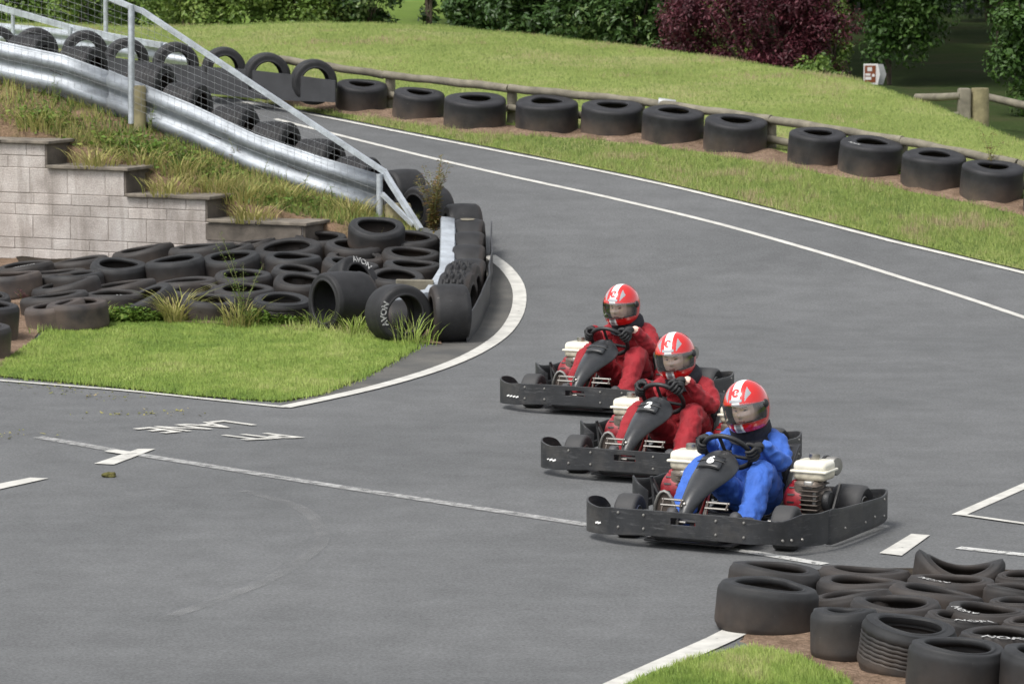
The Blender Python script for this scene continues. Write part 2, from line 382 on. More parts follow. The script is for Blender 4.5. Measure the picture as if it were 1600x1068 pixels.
M['eyewhite'] = simple('eye_white', (.42, .34, .30), .4); M['skin'] = simple('skin', (.74, .50, .41), .5, var=.08); M['eye'] = simple('eye', (.05, .035, .03), .2, var=.1); M['lip'] = simple('lip', (.42, .17, .15), .5, var=.1); M['brow'] = simple('brow', (.22, .13, .085), .8)
M['helm'] = simple('helmet_red', (.52, .010, .008), .16, var=.04, coat=.8); M['helmw'] = simple('helmet_white', (.78, .78, .77), .2, var=.04, coat=.8); M['helmg'] = simple('helmet_silver', (.34, .35, .365), .3, .3, var=.06); M['helmd'] = simple('helmet_darkred', (.30, .006, .006), .25, var=.1, coat=.5)
M['lining'] = simple('helmet_lining', (.05, .05, .052), .85)
m, nt, b = newmat('visor'); tr = nd(nt, 'ShaderNodeBsdfTransparent'); tr.inputs[0].default_value = (.93, .94, .93, 1)
gl = nd(nt, 'ShaderNodeBsdfGlossy'); gl.inputs['Roughness'].default_value = .07; mx = nd(nt, 'ShaderNodeMixShader')
lw = nd(nt, 'ShaderNodeLayerWeight'); lw.inputs[0].default_value = .40; ma = nd(nt, 'ShaderNodeMath', operation='MULTIPLY_ADD'); ma.inputs[1].default_value = .8; ma.inputs[2].default_value = .10; nt.links.new(lw.outputs['Fresnel'], ma.inputs[0]); nt.links.new(ma.outputs[0], mx.inputs[0])
nt.links.new(tr.outputs[0], mx.inputs[1]); nt.links.new(gl.outputs[0], mx.inputs[2]); nt.links.new(mx.outputs[0], nt.nodes['Material Output'].inputs['Surface']); M['visor'] = m
M['shoe'] = simple('trainer', (.05, .05, .055), .6, var=.4); M['sole'] = simple('trainer_sole', (.6, .6, .58), .6)
M['signbrown'] = simple('sign_brown', (.20, .055, .018), .5, var=.1); M['signwhite'] = simple('sign_white', (.68, .67, .66), .5, var=.08); M['signgrey'] = simple('sign_back', (.34, .35, .35), .5, .2, var=.1)
# ================================================================== SETTING
def hillG(X, Y):
    X = np.asarray(X, float); Y = np.asarray(Y, float); r = ramp(Y); yc = crestY(X); d = np.maximum(Y-yc, 0)
    base = .75+.022*(Y-50)+.5*sstep(2, -4, X)
    return np.where(Y > yc, np.maximum(ramp(yc)-.035*d*d, base), r)+.03*np.sin(X*1.3+Y*.7)*sstep(42, 46, Y)
def hitH(px, py):
    d = ray(px, py); t = np.arange(8, 140, .02); P = d[None]*(t/d[1])[:, None]
    f = P[:, 2]+CH-hillG(P[:, 0], P[:, 1]); i = np.argmax(f < 0); return np.array([P[i, 0], P[i, 1], P[i, 2]+CH])
def gridmesh(name, xs, ys, off, mat, kind='structure', gf=G):
    Xg, Yg = np.meshgrid(xs, ys); Z = gf(Xg, Yg)+off
    V = np.stack([Xg, Yg, Z], -1).reshape(-1, 3); nx, ny = len(xs), len(ys)
    i = np.arange(ny-1)[:, None]*nx+np.arange(nx-1)[None]; i = i.ravel()
    Fq = np.stack([i, i+1, i+nx+1, i+nx], -1)
    o = link(name, npmesh(name, V, Fq, 4), mat); tag(o, kind=kind); return o
xs = np.concatenate([np.linspace(-400, -14, 25), np.arange(-13.8, 14, .2), np.linspace(14.2, 400, 25)])
ys = np.concatenate([np.linspace(-60, 8, 12), np.arange(8.2, 62, .2), np.linspace(63, 130, 40), np.linspace(140, 700, 20)])
gridmesh('ground', xs, ys, -.05, M['field'], gf=lambda X, Y: G(X, Y, True))
# asphalt sheet: everything the karts can drive on
gridmesh('track', np.arange(-9, 13.01, .2), np.arange(9, 47.01, .2), .004, M['asphalt'], gf=lambda X, Y: G(X, Y, True))
def resample(P, n):
    P = np.asarray(P, float); s = np.r_[0, np.cumsum(np.hypot(*np.diff(P[:, :2], axis=0).T))]
    t = np.linspace(0, s[-1], n); return np.stack([np.interp(t, s, P[:, k]) for k in range(2)], -1)
def pix(L, h=hit): return np.array([h(*p)[:2] for p in L])
class Patch:
    def __init__(s, A, B, nu, nv): s.A = resample(A, nu); s.B = resample(B, nu); s.nu = nu; s.nv = nv
    def xy(s, u, v):
        i = np.clip(u, 0, 1)*(s.nu-1); k = np.minimum(i.astype(int), s.nu-2); f = (i-k)[..., None]
        a = s.A[k]*(1-f)+s.A[k+1]*f; b = s.B[k]*(1-f)+s.B[k+1]*f
        return a*(1-v[..., None])+b*v[..., None]
    def build(s, name, off, mat, kind='structure', rough=0, gf=G, edge=0, skirt=0, taper=0):
        U, Vv = np.meshgrid(np.linspace(0, 1, s.nu), np.linspace(0, 1, s.nv)); P = s.xy(U, Vv)
        if edge:
            n = np.array([mnoise.noise((p[0]*3, p[1]*3, 0)) for p in P.reshape(-1, 2)]).reshape(P.shape[:2])
            w = np.where((Vv < .001) | (Vv > .999), 1, 0)*edge; P = P+(n*w)[..., None]*np.array([.6, 1])
        Z = gf(P[..., 0], P[..., 1])+off
        if rough: Z = Z+rough*np.array([mnoise.noise((p[0]*4, p[1]*4, 1.)) for p in P.reshape(-1, 2)]).reshape(Z.shape)
        if taper: Z = Z-taper*np.clip(1-np.minimum(Vv, 1-Vv)/.16, 0, 1)
        if skirt: P = np.concatenate([P[:1], P]); Z = np.concatenate([Z[:1]-skirt, Z]); s.nv += 1
        V = np.concatenate([P, Z[..., None]], -1).reshape(-1, 3)
        i = (np.arange(s.nv-1)[:, None]*s.nu+np.arange(s.nu-1)[None]).ravel()
        o = link(name, npmesh(name, V, np.stack([i, i+1, i+s.nu+1, i+s.nu], -1), 4), mat); tag(o, kind=kind); return o
    def sample(s, n):
        U, Vv = rng.random(n*3), rng.random(n*3); e = 1e-3
        du = (s.xy(np.minimum(U+e, 1), Vv)-s.xy(np.minimum(U+e, 1)-e, Vv)); dv = (s.xy(U, np.minimum(Vv+e, 1))-s.xy(U, np.minimum(Vv+e, 1)-e))
        ar = np.abs(du[:, 0]*dv[:, 1]-du[:, 1]*dv[:, 0]); k = rng.random(n*3) < ar/np.percentile(ar, 97)
        P = s.xy(U, Vv)[k]; return P[:n]
def blades(name, P, hmin, hmax, width, mat, off=0., lean=.45, label=None, patch=1.15, gf=G, tintbias=0., cat='grass', two=False):
    n = len(P); z = gf(P[:, 0], P[:, 1])+off
    pn = np.array([mnoise.noise((p[0]*.9, p[1]*.9, 3.))+.6*mnoise.noise((p[0]*3.1, p[1]*3.1, 7.))+.55*mnoise.noise((p[0]*9., p[1]*7., 2.)) for p in P])
    h = (hmin+(hmax-hmin)*rng.random(n))*(np.clip(1+.45*pn, .3, 2)); a = rng.random(n)*2*np.pi; l = rng.random(n)*lean*h; b = a+np.pi/2+rng.normal(0, .4, n)
    w = width*(.6+.8*rng.random(n))
    B = np.stack([P[:, 0], P[:, 1], z], -1); dx = np.stack([np.cos(a)*w/2, np.sin(a)*w/2, 0*w], -1)
    tip = B+np.stack([np.cos(b)*l, np.sin(b)*l, h], -1)
    gn = np.cross(2*dx, tip-B+dx); fl = (gn@np.array([0, -1, .25]) < 0)[:, None]; dx = np.where(fl, -dx, dx)
    V = np.stack([B-dx, B+dx, tip], 1).reshape(-1, 3); me = npmesh(name, V, np.arange(n*3).reshape(-1, 3), 3)
    add_tint(me, np.clip(.42+patch*pn*.6+rng.normal(0, .11, n)+tintbias, 0, 1))
    me.polygons.foreach_set('use_smooth', np.ones(n, bool)); nn = np.repeat(np.stack([np.cos(b)*.25, np.sin(b)*.25, np.ones(n)], -1)+rng.normal(0, .16, (n, 3)), 3, axis=0); nn /= np.linalg.norm(nn, axis=1)[:, None]; me.normals_split_custom_set_from_vertices(nn.tolist())
    o = link(name, me, mat); tag(o, label, cat, kind='stuff'); return o
# ---- verge, grass hill
edgeB = [(380, 157), (440, 167), (480, 175), (560, 191), (640, 207), (800, 238), (1000, 278), (1200, 325), (1400, 376), (1600, 424), (1720, 455)]
A = pix(edgeB, hitH)
L0 = A[0]; lead = [[L0[0]-3.8, L0[1]+2.9], [L0[0]-1.6, L0[1]+1.0]]
A = np.vstack([np.array(lead), A])
Bp = np.array([[p[0]*64/p[1]*1.0, 64.] for p in A])
hillp = Patch(A, Bp, 170, 150); hillp.build('grass_hill', .014, M['turf'], gf=hillG)
vp = Patch(A, np.array([[p[0]*1.0+(-.02), p[1]+5.0] for p in A]), 200, 2)
# far tyre row (px of top-face centre, width in px)
FAR = [(566,130,80),(656,143,79),(743,152,97),(855,157,97),(957,163,96),(1053,172,97),(1151,186,99),(1278,206,89),(1363,221,98),(1460,240,99),(1552,258,97),(1652,280,97)]
FW_ = .39
rowpts = [hit(x, y, FW_*(.9 if i < 2 else 1)) for i, (x, y, w) in enumerate(FAR)]
rowXY = np.array([p[:2] for p in rowpts]); rowXY = np.vstack([[rowXY[0]+(rowXY[0]-rowXY[1])*1.2], rowXY, [rowXY[-1]+(rowXY[-1]-rowXY[-2])]])
def offs(P, d):
    P = np.asarray(P); t = np.gradient(P, axis=0); t /= np.linalg.norm(t, axis=1)[:, None]; return P+np.stack([t[:, 1], -t[:, 0]], -1)*d
def dist_poly(P, L):
    best = np.full(len(P), 9.)
    for a, b in zip(L[:-1], L[1:]):
        d = b-a; t = np.clip(((P-a)@d)/(d@d), 0, 1); best = np.minimum(best, np.linalg.norm(P-(a+t[:, None]*d), axis=1))
    return best
Patch(offs(rowXY, .33), offs(rowXY, -.42), 160, 18).build('soil_strip', .04, M['soil'], rough=.04, gf=hillG, edge=.14, taper=.07)
P = np.vstack([hillp.sample(520000)]); P = P[(P[:, 1] < crestY(P[:, 0])+.8)]
P = P[np.abs(P[:, 0]) < P[:, 1]*.155+.6]
dr = dist_poly(P, rowXY); keep = (dr > .45) | (rng.random(len(P)) < np.clip((dr-.30)*2.2, .02, 1)); P = P[keep]; dr = dr[keep]
blades('mown_grass', P, .016, .058, .010, M['grass'], gf=hillG, label='short mown grass with drier patches covering the hill beyond the track')
Pv = vp.sample(150000); Pv = Pv[(np.abs(Pv[:, 0]) < Pv[:, 1]*.155+.6)]
d2 = dist_poly(Pv, rowXY); front = Pv[:, 1] < np.interp(Pv[:, 0], rowXY[:, 0], rowXY[:, 1]); Pv = Pv[front & (d2 > .25+.16*np.array([mnoise.noise((p[0]*2.2, p[1]*2.2, 4.)) for p in Pv]))]
blades('verge_grass', Pv, .03, .09, .009, M['grass'], gf=hillG, label='longer grass verge between the track edge line and the row of big tyres', lean=.7, tintbias=.10)
# ---- left grass island
lowE = [(-90, 582), (0, 590), (100, 599), (200, 609), (300, 620), (400, 627), (440, 629), (500, 619), (560, 596), (610, 570), (652, 545)]
upE = [(-90, 575), (0, 572), (70, 522), (110, 510), (180, 499), (280, 502), (400, 513), (480, 517), (560, 526), (610, 530), (650, 540)]
isl = Patch(pix(lowE), pix(upE), 90, 26); isl.build('grass_island', .016, M['turf'])
PI_ = isl.sample(170000); PI_ = PI_[PI_[:, 0] > -.15*PI_[:, 1]]
blades('island_grass', PI_, .012, .038, .008, M['grass_fresh'], .012, label='fresh green grass island beside the pit lane exit', lean=.8, patch=.8)
pe = resample(pix(lowE), 900)+rng.normal(0, .025, (900, 2)); pe = np.vstack([pe, resample(pix(upE[2:]), 2500)+rng.normal(0, .07, (2500, 2))])
blades('edge_grass', pe, .03, .10, .010, M['grass_fresh'], .0, label='longer ragged grass along the edges of the grass island', lean=.9)
Patch(pix([(-140, 585), (-20, 585), (30, 570), (60, 520), (200, 500), (400, 515), (560, 529), (690, 540)]), np.array([[x, wallY(x)+.1] for x in np.linspace(-6.6, -.75, 8)]), 60, 30).build('soil_bed', .022, M['soil'], rough=.03, gf=lambda X, Y: G(X, Y, True))
Patch(pix([(72, 508), (110, 500), (200, 490), (280, 494), (400, 504), (560, 516), (690, 520)]), np.array([[x, wallY(x)-.05] for x in np.linspace(-5.0, -.75, 8)]), 60, 30).build('shade_bed', .042, M['shade_bed'], rough=.02, gf=lambda X, Y: G(X, Y, True))  # dark sheet under the left pile, painted shade for the tyre holes
# apron between island and white line
MAIN = [(443, 638), (520, 622), (600, 603), (680, 579), (740, 554), (783, 526), (805, 497), (812, 470), (808, 445), (790, 420), (765, 401)]
Patch(pix(MAIN), pix([(440, 632), (520, 612), (590, 582), (640, 552), (690, 536), (725, 530), (742, 510), (752, 480), (757, 450), (759, 420), (760, 400)]), 80, 10).build('apron', .009, M['apron'])
# ---- bank earth
bx = np.linspace(-7.5, -.95, 34)
Patch(np.array([[x, wallY(x)+.41] for x in bx]), np.array([[x, railY(x)+2.6] for x in bx]), 70, 40).build('earth_bank', .02, M['bankearth'], rough=.05, skirt=.8)
bk = Patch(np.array([[x, wallY(x)+.47] for x in bx]), np.array([[x, railY(x)+.25] for x in bx]), 60, 4)
# ---- near right grass and soil
nr = Patch(pix([(940, 1110), (1330, 1110)]), pix([(1000, 1068), (1090, 1037), (1180, 1022), (1250, 1036), (1330, 1075)]), 40, 14); nr.build('grass_corner', .014, M['turf'])
Pn = nr.sample(40000); blades('corner_grass', Pn, .02, .06, .008, M['grass_fresh'], .01, label='green grass corner beside the near tyre heap', lean=.8)
Patch(pix([(1165, 992), (1130, 1020), (1290, 1090), (1700, 1150)]), pix([(1200, 975), (1400, 975), (1600, 960), (1720, 960)]), 40, 16).build('soil_patch', .010, M['soil'], rough=.012, edge=.12)
Patch(pix([(1180, 955), (1290, 985), (1400, 1020), (1720, 1075)]), pix([(1180, 900), (1300, 892), (1500, 890), (1720, 900)]), 40, 16).build('shade_bed', .016, M['shade_bed'], rough=.004)  # same painted hole shade beneath the near heap
# ---- road markings
def strip(name, L, w, mat, off=.009, n=None, h=hit, label=None):
    XY = pix(L, h); n = n or max(6, int(np.hypot(*np.diff(XY, axis=0).T).sum()/.25))
    R = resample(XY, n); Lf = offs(R, w/2); Rf = offs(R, -w/2)
    P = np.concatenate([Lf, Rf]); Z = G(P[:, 0], P[:, 1])+off
    i = np.arange(n-1); o = link(name, npmesh(name, np.concatenate([P, Z[:, None]], -1), np.stack([i, i+n, i+n+1, i+1], -1), 4), mat); tag(o, kind='structure'); return o
def spl(L, k=6):
    P = np.array(L, float); out = []
    for i in range(len(P)-1):
        p0, p1, p2, p3 = P[max(i-1, 0)], P[i], P[i+1], P[min(i+2, len(P)-1)]
        for t in np.linspace(0, 1, k, endpoint=False): out.append(.5*((2*p1)+(-p0+p2)*t+(2*p0-5*p1+4*p2-p3)*t*t+(-p0+3*p1-3*p2+p3)*t**3))
    return out+[P[-1]]
strip('white_line', spl(MAIN), .125, M['paint'], .013)
strip('white_line', [(447, 638), (360, 629), (200, 612), (0, 596), (-90, 588)], .06, M['paint'], .0125)
strip('white_line', spl([(430, 187), (520, 210), (640, 240), (800, 277), (1000, 321), (1200, 372), (1400, 432), (1600, 497), (1720, 540)], 3), .075, M['paint'], h=hitH)
strip('white_line', spl([(380, 161), (480, 179), (640, 211), (800, 242), (1000, 282), (1200, 329), (1400, 380), (1600, 428), (1720, 459)], 3), .07, M['paint'], .012, h=hitH)
strip('faded_line', [(60, 684), (145, 699), (220, 712), (500, 757), (930, 823), (1130, 857)], .10, M['paint_worn'])
strip('faded_line', [(1120, 856), (1200, 868), (1288, 883)], .09, M['paint_mid'])
strip('faded_line', [(172, 706), (205, 711)], .11, M['paint'], .013)
def quad(name, Q, mat, off=.011):
    P = pix(Q); Z = G(P[:, 0], P[:, 1])+off
    o = link(name, npmesh(name, np.concatenate([P, Z[:, None]], -1), np.array([[0, 1, 2, 3]]), 4), mat); tag(o, kind='structure')
quad('grid_mark', [(147, 726), (178, 727.5), (243, 703), (216, 703)], M['paint'])
quad('grid_mark', [(-40, 775), (-40, 765), (47, 748), (76, 749)], M['paint'])
quad('grid_mark', [(1374, 866), (1409, 870), (1453, 838), (1424, 836)], M['paint'])
strip('grid_line', [(1497, 857), (1600, 868), (1680, 877)], .085, M['paint_mid'])
strip('grid_line', [(1497, 806), (1620, 752), (1700, 716)], .085, M['paint']); strip('grid_line', [(1502, 806), (1600, 820), (1700, 833)], .05, M['paint'], .0125)
strip('white_line', [(1180, 968), (1150, 990), (980, 1066), (930, 1090)], .15, M['paint'], .012)
strip('tar_seam', spl([(380, 768), (470, 795), (505, 838), (478, 872), (400, 916), (250, 970)], 6), .085, M['seam'], .008)
def roadtext(name, txt, px, size, R, U, cw=.6):
    V, Fc = text_geo(txt, size, 0, .026); c = hit(*px); R = np.array(R)/np.linalg.norm(R); U = np.array(U)/np.linalg.norm(U)
    Vv = [(c[0]+R[0]*v.x*cw+U[0]*v.y, c[1]+R[1]*v.x*cw+U[1]*v.y) for v in V]
    mb = MB(); mb.add([(x, y, float(G(x, y))+.012) for x, y in Vv], Fc); o = link(name, mb.mesh(name), M['paint'], smooth=False); tag(o, kind='structure')
roadtext('road_lettering', 'LANE', (303, 668), .48, (-.82, -.57), (.74, -.67), .66)
roadtext('road_lettering', 'PIT', (401, 683.5), .48, (-.90, -.30), (.78, -.62), .66)
# ---- retaining wall
d = DW; W0 = np.array([WX, WY])
wall = empty('retaining_wall', (float(W0[0]), float(W0[1]), 0), math.atan2(d[1], d[0]), 'stepped pale concrete block wall holding up the bank at the left', 'wall')
# local: x along wall (right +), y back, z up ; steps end at -t
steps = [(-.12, WZ[0]), (-WT[1], WZ[1]), (-WT[2], WZ[2]), (-WT[3], WZ[3])]; LEFT = -6.4; TH = .44
mor = MB(); blk = MB(); dark = MB(); tints = []; drk = MB()
def add_course(z0, z1, x1, off):
    mor.box(((LEFT+x1)/2-.004, TH/2, (z0+z1)/2), (x1-LEFT-.012, TH-.010, z1-z0))
    x = x1; first = True
    while x > LEFT:
        w = (.44 if not first or off == 0 else .22); a = max(x-w, LEFT)
        n0 = len(blk.f); blk.rbox(((x+a)/2, .11+random.uniform(-.002, .002), (z0+z1)/2), (x-a-.006, .22, z1-z0-.006), .005, 1); tints.extend([random.random()]*(len(blk.f)-n0)); x = a; first = False
z0_, z1_, z2_, z3_ = WZ; edges_z = [-.1, z0_-.67, z0_-.45, z0_-.34, z0_-.23, z0_]
for k in range(5): add_course(edges_z[k], edges_z[k+1], -.12, k % 2)
add_course(z0_, (z0_+z1_)/2, -WT[1], 0); add_course((z0_+z1_)/2, z1_, -WT[1], 1); add_course(z1_, z2_, -WT[2], 1); add_course(z2_, (z2_+z3_)/2, -WT[3], 0); add_course((z2_+z3_)/2, z3_, -WT[3], 1)
mor.build('mortar', M['mortar'], wall, False); bo = blk.build('blockwork', M['block'], wall, False); add_tint(bo.data, tints)
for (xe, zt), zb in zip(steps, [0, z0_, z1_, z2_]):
    mb = MB(); mb.box((xe+.012, TH/2, (zt+max(zb, z0_-.22))/2+.004), (.022, TH, zt-max(zb, z0_-.22)-.012)); mb.build('end_block', M['blockdark'], wall, False)  # end faces coloured dark for staining and for facing away from light
ends = [-.06]+[-t+.075 for t in WT[1:]]; starts = [-t+.025 for t in WT[1:]]+[LEFT]
for (xe, zt), e, s0 in zip(steps, ends, starts):
    mb = MB(); n = max(1, round((e-s0)/.6)); 
    for q in range(n):
        a = s0+(e-s0)*q/n; b_ = s0+(e-s0)*(q+1)/n
        mb.rbox(((a+b_)/2, .205, zt+.018), (b_-a-.006, .50, .034), .008, 2)
    mb.build('coping', M['coping'], wall, False)
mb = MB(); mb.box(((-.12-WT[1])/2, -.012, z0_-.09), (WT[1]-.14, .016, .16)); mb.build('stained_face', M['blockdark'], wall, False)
# ---- crash barrier (W-beam)
WP = [(0, .0), (.0, .02), (.006, .035), (.058, .075), (.064, .11), (.060, .15), (.010, .185), (.0, .225), (.010, .265), (.060, .30), (.064, .34), (.058, .375), (.006, .415), (.0, .43), (.0, .45)]
def wbeam(name, pts, height, front, mat, parent, scale=1.0, th=.004, lean=0.):
    # pts: world bottom points, profile bulges to 'front' side
    pts = [Vector(p) for p in pts]; vs = []; fs = []; n = len(WP)
    for i, p in enumerate(pts):
        t = (pts[min(i+1, len(pts)-1)]-pts[max(i-1, 0)]).normalized(); f = Vector((t.y, -t.x, 0)).normalized()*front
        up = Vector((0, 0, 1))+f*lean
        for (o_, z) in WP: vs.append(p+f*o_*scale+up*(z/.45*height))
    for i in range(len(pts)-1):
        for k in range(n-1): fs.append((i*n+k, (i+1)*n+k, (i+1)*n+k+1, i*n+k+1))
    mb = MB(); mb.add(vs, fs); o = mb.build(name, mat, parent, True, 60)
    s = o.modifiers.new('thickness', 'SOLIDIFY'); s.thickness = .006; return o
def railpt(px, yb, Y): return at(px, yb, Y)
rb = [(-260, 50, 38.25), (-100, 100, 37.75), (0, 130, 37.45), (100, 152, 37.20), (195, 187, 36.95), (300, 229, 36.70), (400, 277, 36.45), (500, 312, 36.20), (592, 340, 35.95)]
bar = empty('crash_barrier', tuple(at(300, 229, 36.70)), 0, 'long galvanised steel crash barrier sloping down the bank at the left', 'crash barrier')
def local(par, pts): return [Vector(p)-par.location for p in pts]
rpts = local(bar, [railpt(*p) for p in rb]); wbeam('beam', rpts[:5], .44, 1, M['galv'], bar); 
q2 = [Vector(p)+Vector((.0, -.012, 0)) for p in rpts[4:]]; q2[0] = q2[0]+Vector((-.16, .05, .07)); wbeam('beam', q2, .44, 1, M['galv'], bar)
for (px, yb, Y) in ((105, 152, 37.15), (352, 252, 36.55), (475, 302, 36.25)):
    p = at(px, yb, Y)-np.array(bar.location); mb = MB(); mb.tube([(p[0]-.16, p[1]-.075, p[2]+.285), (p[0]-.03, p[1]-.10, p[2]+.232)], .007, 6); mb.build('slot', M['black'], bar)
def post(px, yt, yb, Y, w, name, mat, label, cat, round_=True, group=None):
    a = at(px, yb, Y); b_ = at(px, yt, Y); r = empty(name, tuple(a), 0, label, cat, group)
    return r, b_[2]-a[2]
# timber posts carrying the barrier
for (px, yt, yb, Y, wpx, lab) in ((217, 134, 190, 36.80, 24, 'squat greenish timber post behind the steel barrier beside the tall fence upright'), (622, 318, 380, 35.80, 42, 'weathered timber post at the lower end of the barrier behind the top tyres')):
    a = at(px, yb, Y); h = at(px, yt, Y)[2]-a[2]+.25; o = MB(); r = wpx/2*Y/F
    o.lathe([(0, -.3), (r, -.3), (r, h-.27), (r*.9, h-.25), (0, h-.245)], 20); t = o.build('timber_post', M['timber_green'], None, True, 40); t.location = tuple(a); tag(t, lab, 'post')
# ---- mesh fence on the barrier
fen = empty('mesh_fence', tuple(at(205, 180, 36.8)), 0, 'galvanised wire mesh fence with sloping top tube along the crash barrier', 'fence')
FT = [(-160, -120, 37.65), (60, -60, 37.25), (160, -8, 37.0), (205, 11, 36.85), (222, 17, 36.82), (600, 268, 35.8), (612, 288, 35.7), (656, 357, 35.35)]
tp = local(fen, [at(*p) for p in FT])
mb = MB()
for a, b_ in zip(tp[:-1], tp[1:]):
    dd = (b_-a); L_ = dd.length; X = dd.normalized(); Rm = frame_z(X, (0, 0, 1)); mb.box((a+b_)/2, (.05, .05, L_+.03), rot=Rm)
mb.build('top_rail', M['galv2'], fen, False)
for (px, yt, yb, Y) in ((205, 8, 178, 36.75), (593, 272, 338, 35.76)):
    a, b_ = local(fen, [at(px, yb, Y), at(px, yt, Y)]); mb = MB(); mb.tube([a-Vector((0, 0, .1)), b_], .032, 12); mb.build('upright', M['galv2'], fen)
a, b_ = local(fen, [at(597, 303, 35.7), at(646, 352, 35.4)]); mb = MB(); dd = b_-a; mb.box((a+b_)/2, (.045, .03, dd.length), rot=frame_z(dd.normalized(), (0, 0, 1))); mb.build('brace', M['galv2'], fen, False)
# mesh wires: plane through top rail and barrier face
mb = MB(); 
def ytop(px): return np.interp(px, [p[0] for p in FT], [p[1] for p in FT])
def Yf(px): return np.interp(px, [-160, 205, 600], [37.7, 36.72, 35.72])
def ybot(px): return np.interp(px, [-160, 0, 100, 205, 400, 592], [60, 112, 132, 168, 248, 318])
for px in np.arange(-60, 598, 10.4):
    y0, y1 = ytop(px), ybot(px)
    if y1-y0 > 6: a, b_ = local(fen, [at(px, y0, Yf(px)), at(px, y1, Yf(px))]); mb.tube([a, b_], 0.0017, 3, cap=False)
for k in range(0, 30):
    seg = []; 
    for px in np.arange(-60, 598, 26):
        y = ybot(px)-k*10.2
        if y > ytop(px): seg.append(at(px, y, Yf(px)))
    if len(seg) > 1: mb.tube(local(fen, seg), 0.0017, 3, cap=False)
mb.build('wire_mesh', M['wire'], fen)
# ---- far barrier beyond the road at upper left
fb = empty('far_barrier', tuple(at(120, 70, 47.0)), 0, 'pale galvanised barrier running behind the standing tyres beyond the road', 'crash barrier')
pts = local(fb, [at(-80, 62, 49.5), at(0, 66, 48.7), at(80, 74, 48.0), at(160, 85, 47.2), at(250, 97, 46.2), at(300, 104, 45.6)]); wbeam('beam', pts, .26, 1, M['galv2'], fb, .6)
fr = empty('tube_rail', tuple(at(120, 60, 46.8)), 0, 'sloping galvanised tube handrail above the standing tyres beyond the road', 'railing')
pts = local(fr, [at(-60, -8, 48.6), at(0, 12, 48.2), at(105, 42, 47.2), at(180, 58, 46.6), at(252, 71, 46)]); mb = MB()
for a, b_ in zip(pts[:-1], pts[1:]): dd = b_-a; mb.box((a+b_)/2, (.075, .05, dd.length+.02), rot=frame_z(dd.normalized(), (0, 0, 1)))
mb.build('rail', M['galv2'], fr, False)
for (px, y0, y1, Y) in ((20, 18, 66, 48.0), (110, 42, 78, 47.1)):
    a, b_ = local(fr, [at(px, y1, Y), at(px, y0, Y)]); mb = MB(); mb.tube([a-Vector((0, 0, .15)), b_], .025, 10); mb.build('upright', M['galv2'], fr)
p = at(165, 34, 49); mb = MB(); mb.tube([(0, 0, -.3), (0, 0, .9)], .03, 12); mb.rbox((0, 0, .91), (.09, .09, .03), .01); o = mb.build('fence_post', M['galv2']); o.location = tuple(p); tag(o, 'slim galvanised post standing alone on the hill behind the wire mesh', 'post')
# ---- log rail behind the far tyres
lr = empty('log_rail', tuple(at(900, 165, 42.6)), 0, 'weathered round log rail running behind the far row of big tyres', 'railing')
LT = [(430, 92), (600, 117), (795, 138), (1000, 158), (1205, 187), (1410, 220), (1590, 256), (1760, 298)]
def rowY(px): return np.interp(px, [p[0] for p in FAR], [q[1] for q in rowpts])+.60
def logs(L, name, r, dz=0):
    for i in range(len(L)-1):
        a = at(L[i][0], L[i][1], rowY(L[i][0])); b_ = at(L[i+1][0], L[i+1][1], rowY(L[i+1][0])); a, b_ = local(lr, [a, b_]); dd = (b_-a).normalized()*.003
        n = 8; P_ = [a+(b_-a)*k/n+Vector((0, 0, .006*math.sin(k*2.1+i))) for k in range(n+1)]; P_[0] += dd; P_[-1] -= dd
        mb = MB(); mb.tube(P_, [r*(1+.03*math.sin(i*3+k*.8)) for k in range(n+1)], 14); mb.build(name, M['timber'], lr)
logs(LT, 'log', .048); logs([(x, y+31) for x, y in LT[1:]], 'lower_log', .044)
for px in (610, 800, 1000, 1205, 1410, 1590):
    y = np.interp(px, [p[0] for p in LT], [p[1] for p in LT]); a, b_ = local(lr, [at(px, y+55, rowY(px)+.09), at(px, y-3, rowY(px)+.09)]); mb = MB(); mb.tube([a-Vector((0, 0, .1)), b_], .06, 12); mb.build('post', M['timber'], lr)
# ---- rubber belts
def belt(name, L, th, mat, label, wavy=.0):
    # L: (px, ytop, ybottom, Y)
    vs = []; n = len(L)
    for (px, y0, y1, Y) in L: vs += [at(px, y1, Y), at(px, y0, Y)]
    c = np.mean(vs, 0); mb = MB(); mb.add([v-c for v in vs], [(2*i, 2*i+2, 2*i+3, 2*i+1) for i in range(n-1)])
    o = mb.build(name, mat, None, False); o.location = tuple(c); s = o.modifiers.new('thickness', 'SOLIDIFY'); s.thickness = th; tag(o, label, 'rubber belt'); return o
belt('rubber_belt', [(60, 78, 118, 45.4), (160, 88, 126, 44.7), (230, 96, 134, 44.2), (300, 103, 143, 43.7), (380, 108, 152, 43.1), (450, 116, 157, 42.7), (525, 126, 160, 42.25)], .02, M['belt'], 'long black rubber belt fixed along the front of the standing tyres beyond the road')
hb_ = lambda px, py: hit(px, py)[1]
belt('rubber_belt', [(731, 497, 536, hb_(726, 536)), (743, 478, 522, hb_(739, 522)), (752, 460, 508, hb_(748, 508)), (759, 443, 490, hb_(755, 490)), (766, 428, 474, hb_(762, 474)), (765, 414, 455, hb_(762, 455)), (770, 392, 436, hb_(767, 436)), (768, 366, 415, hb_(766, 415)), (769, 345, 396, hb_(767, 396))], .012, M['belt'], 'wavy black rubber sheet along the track side of the corner tyres')
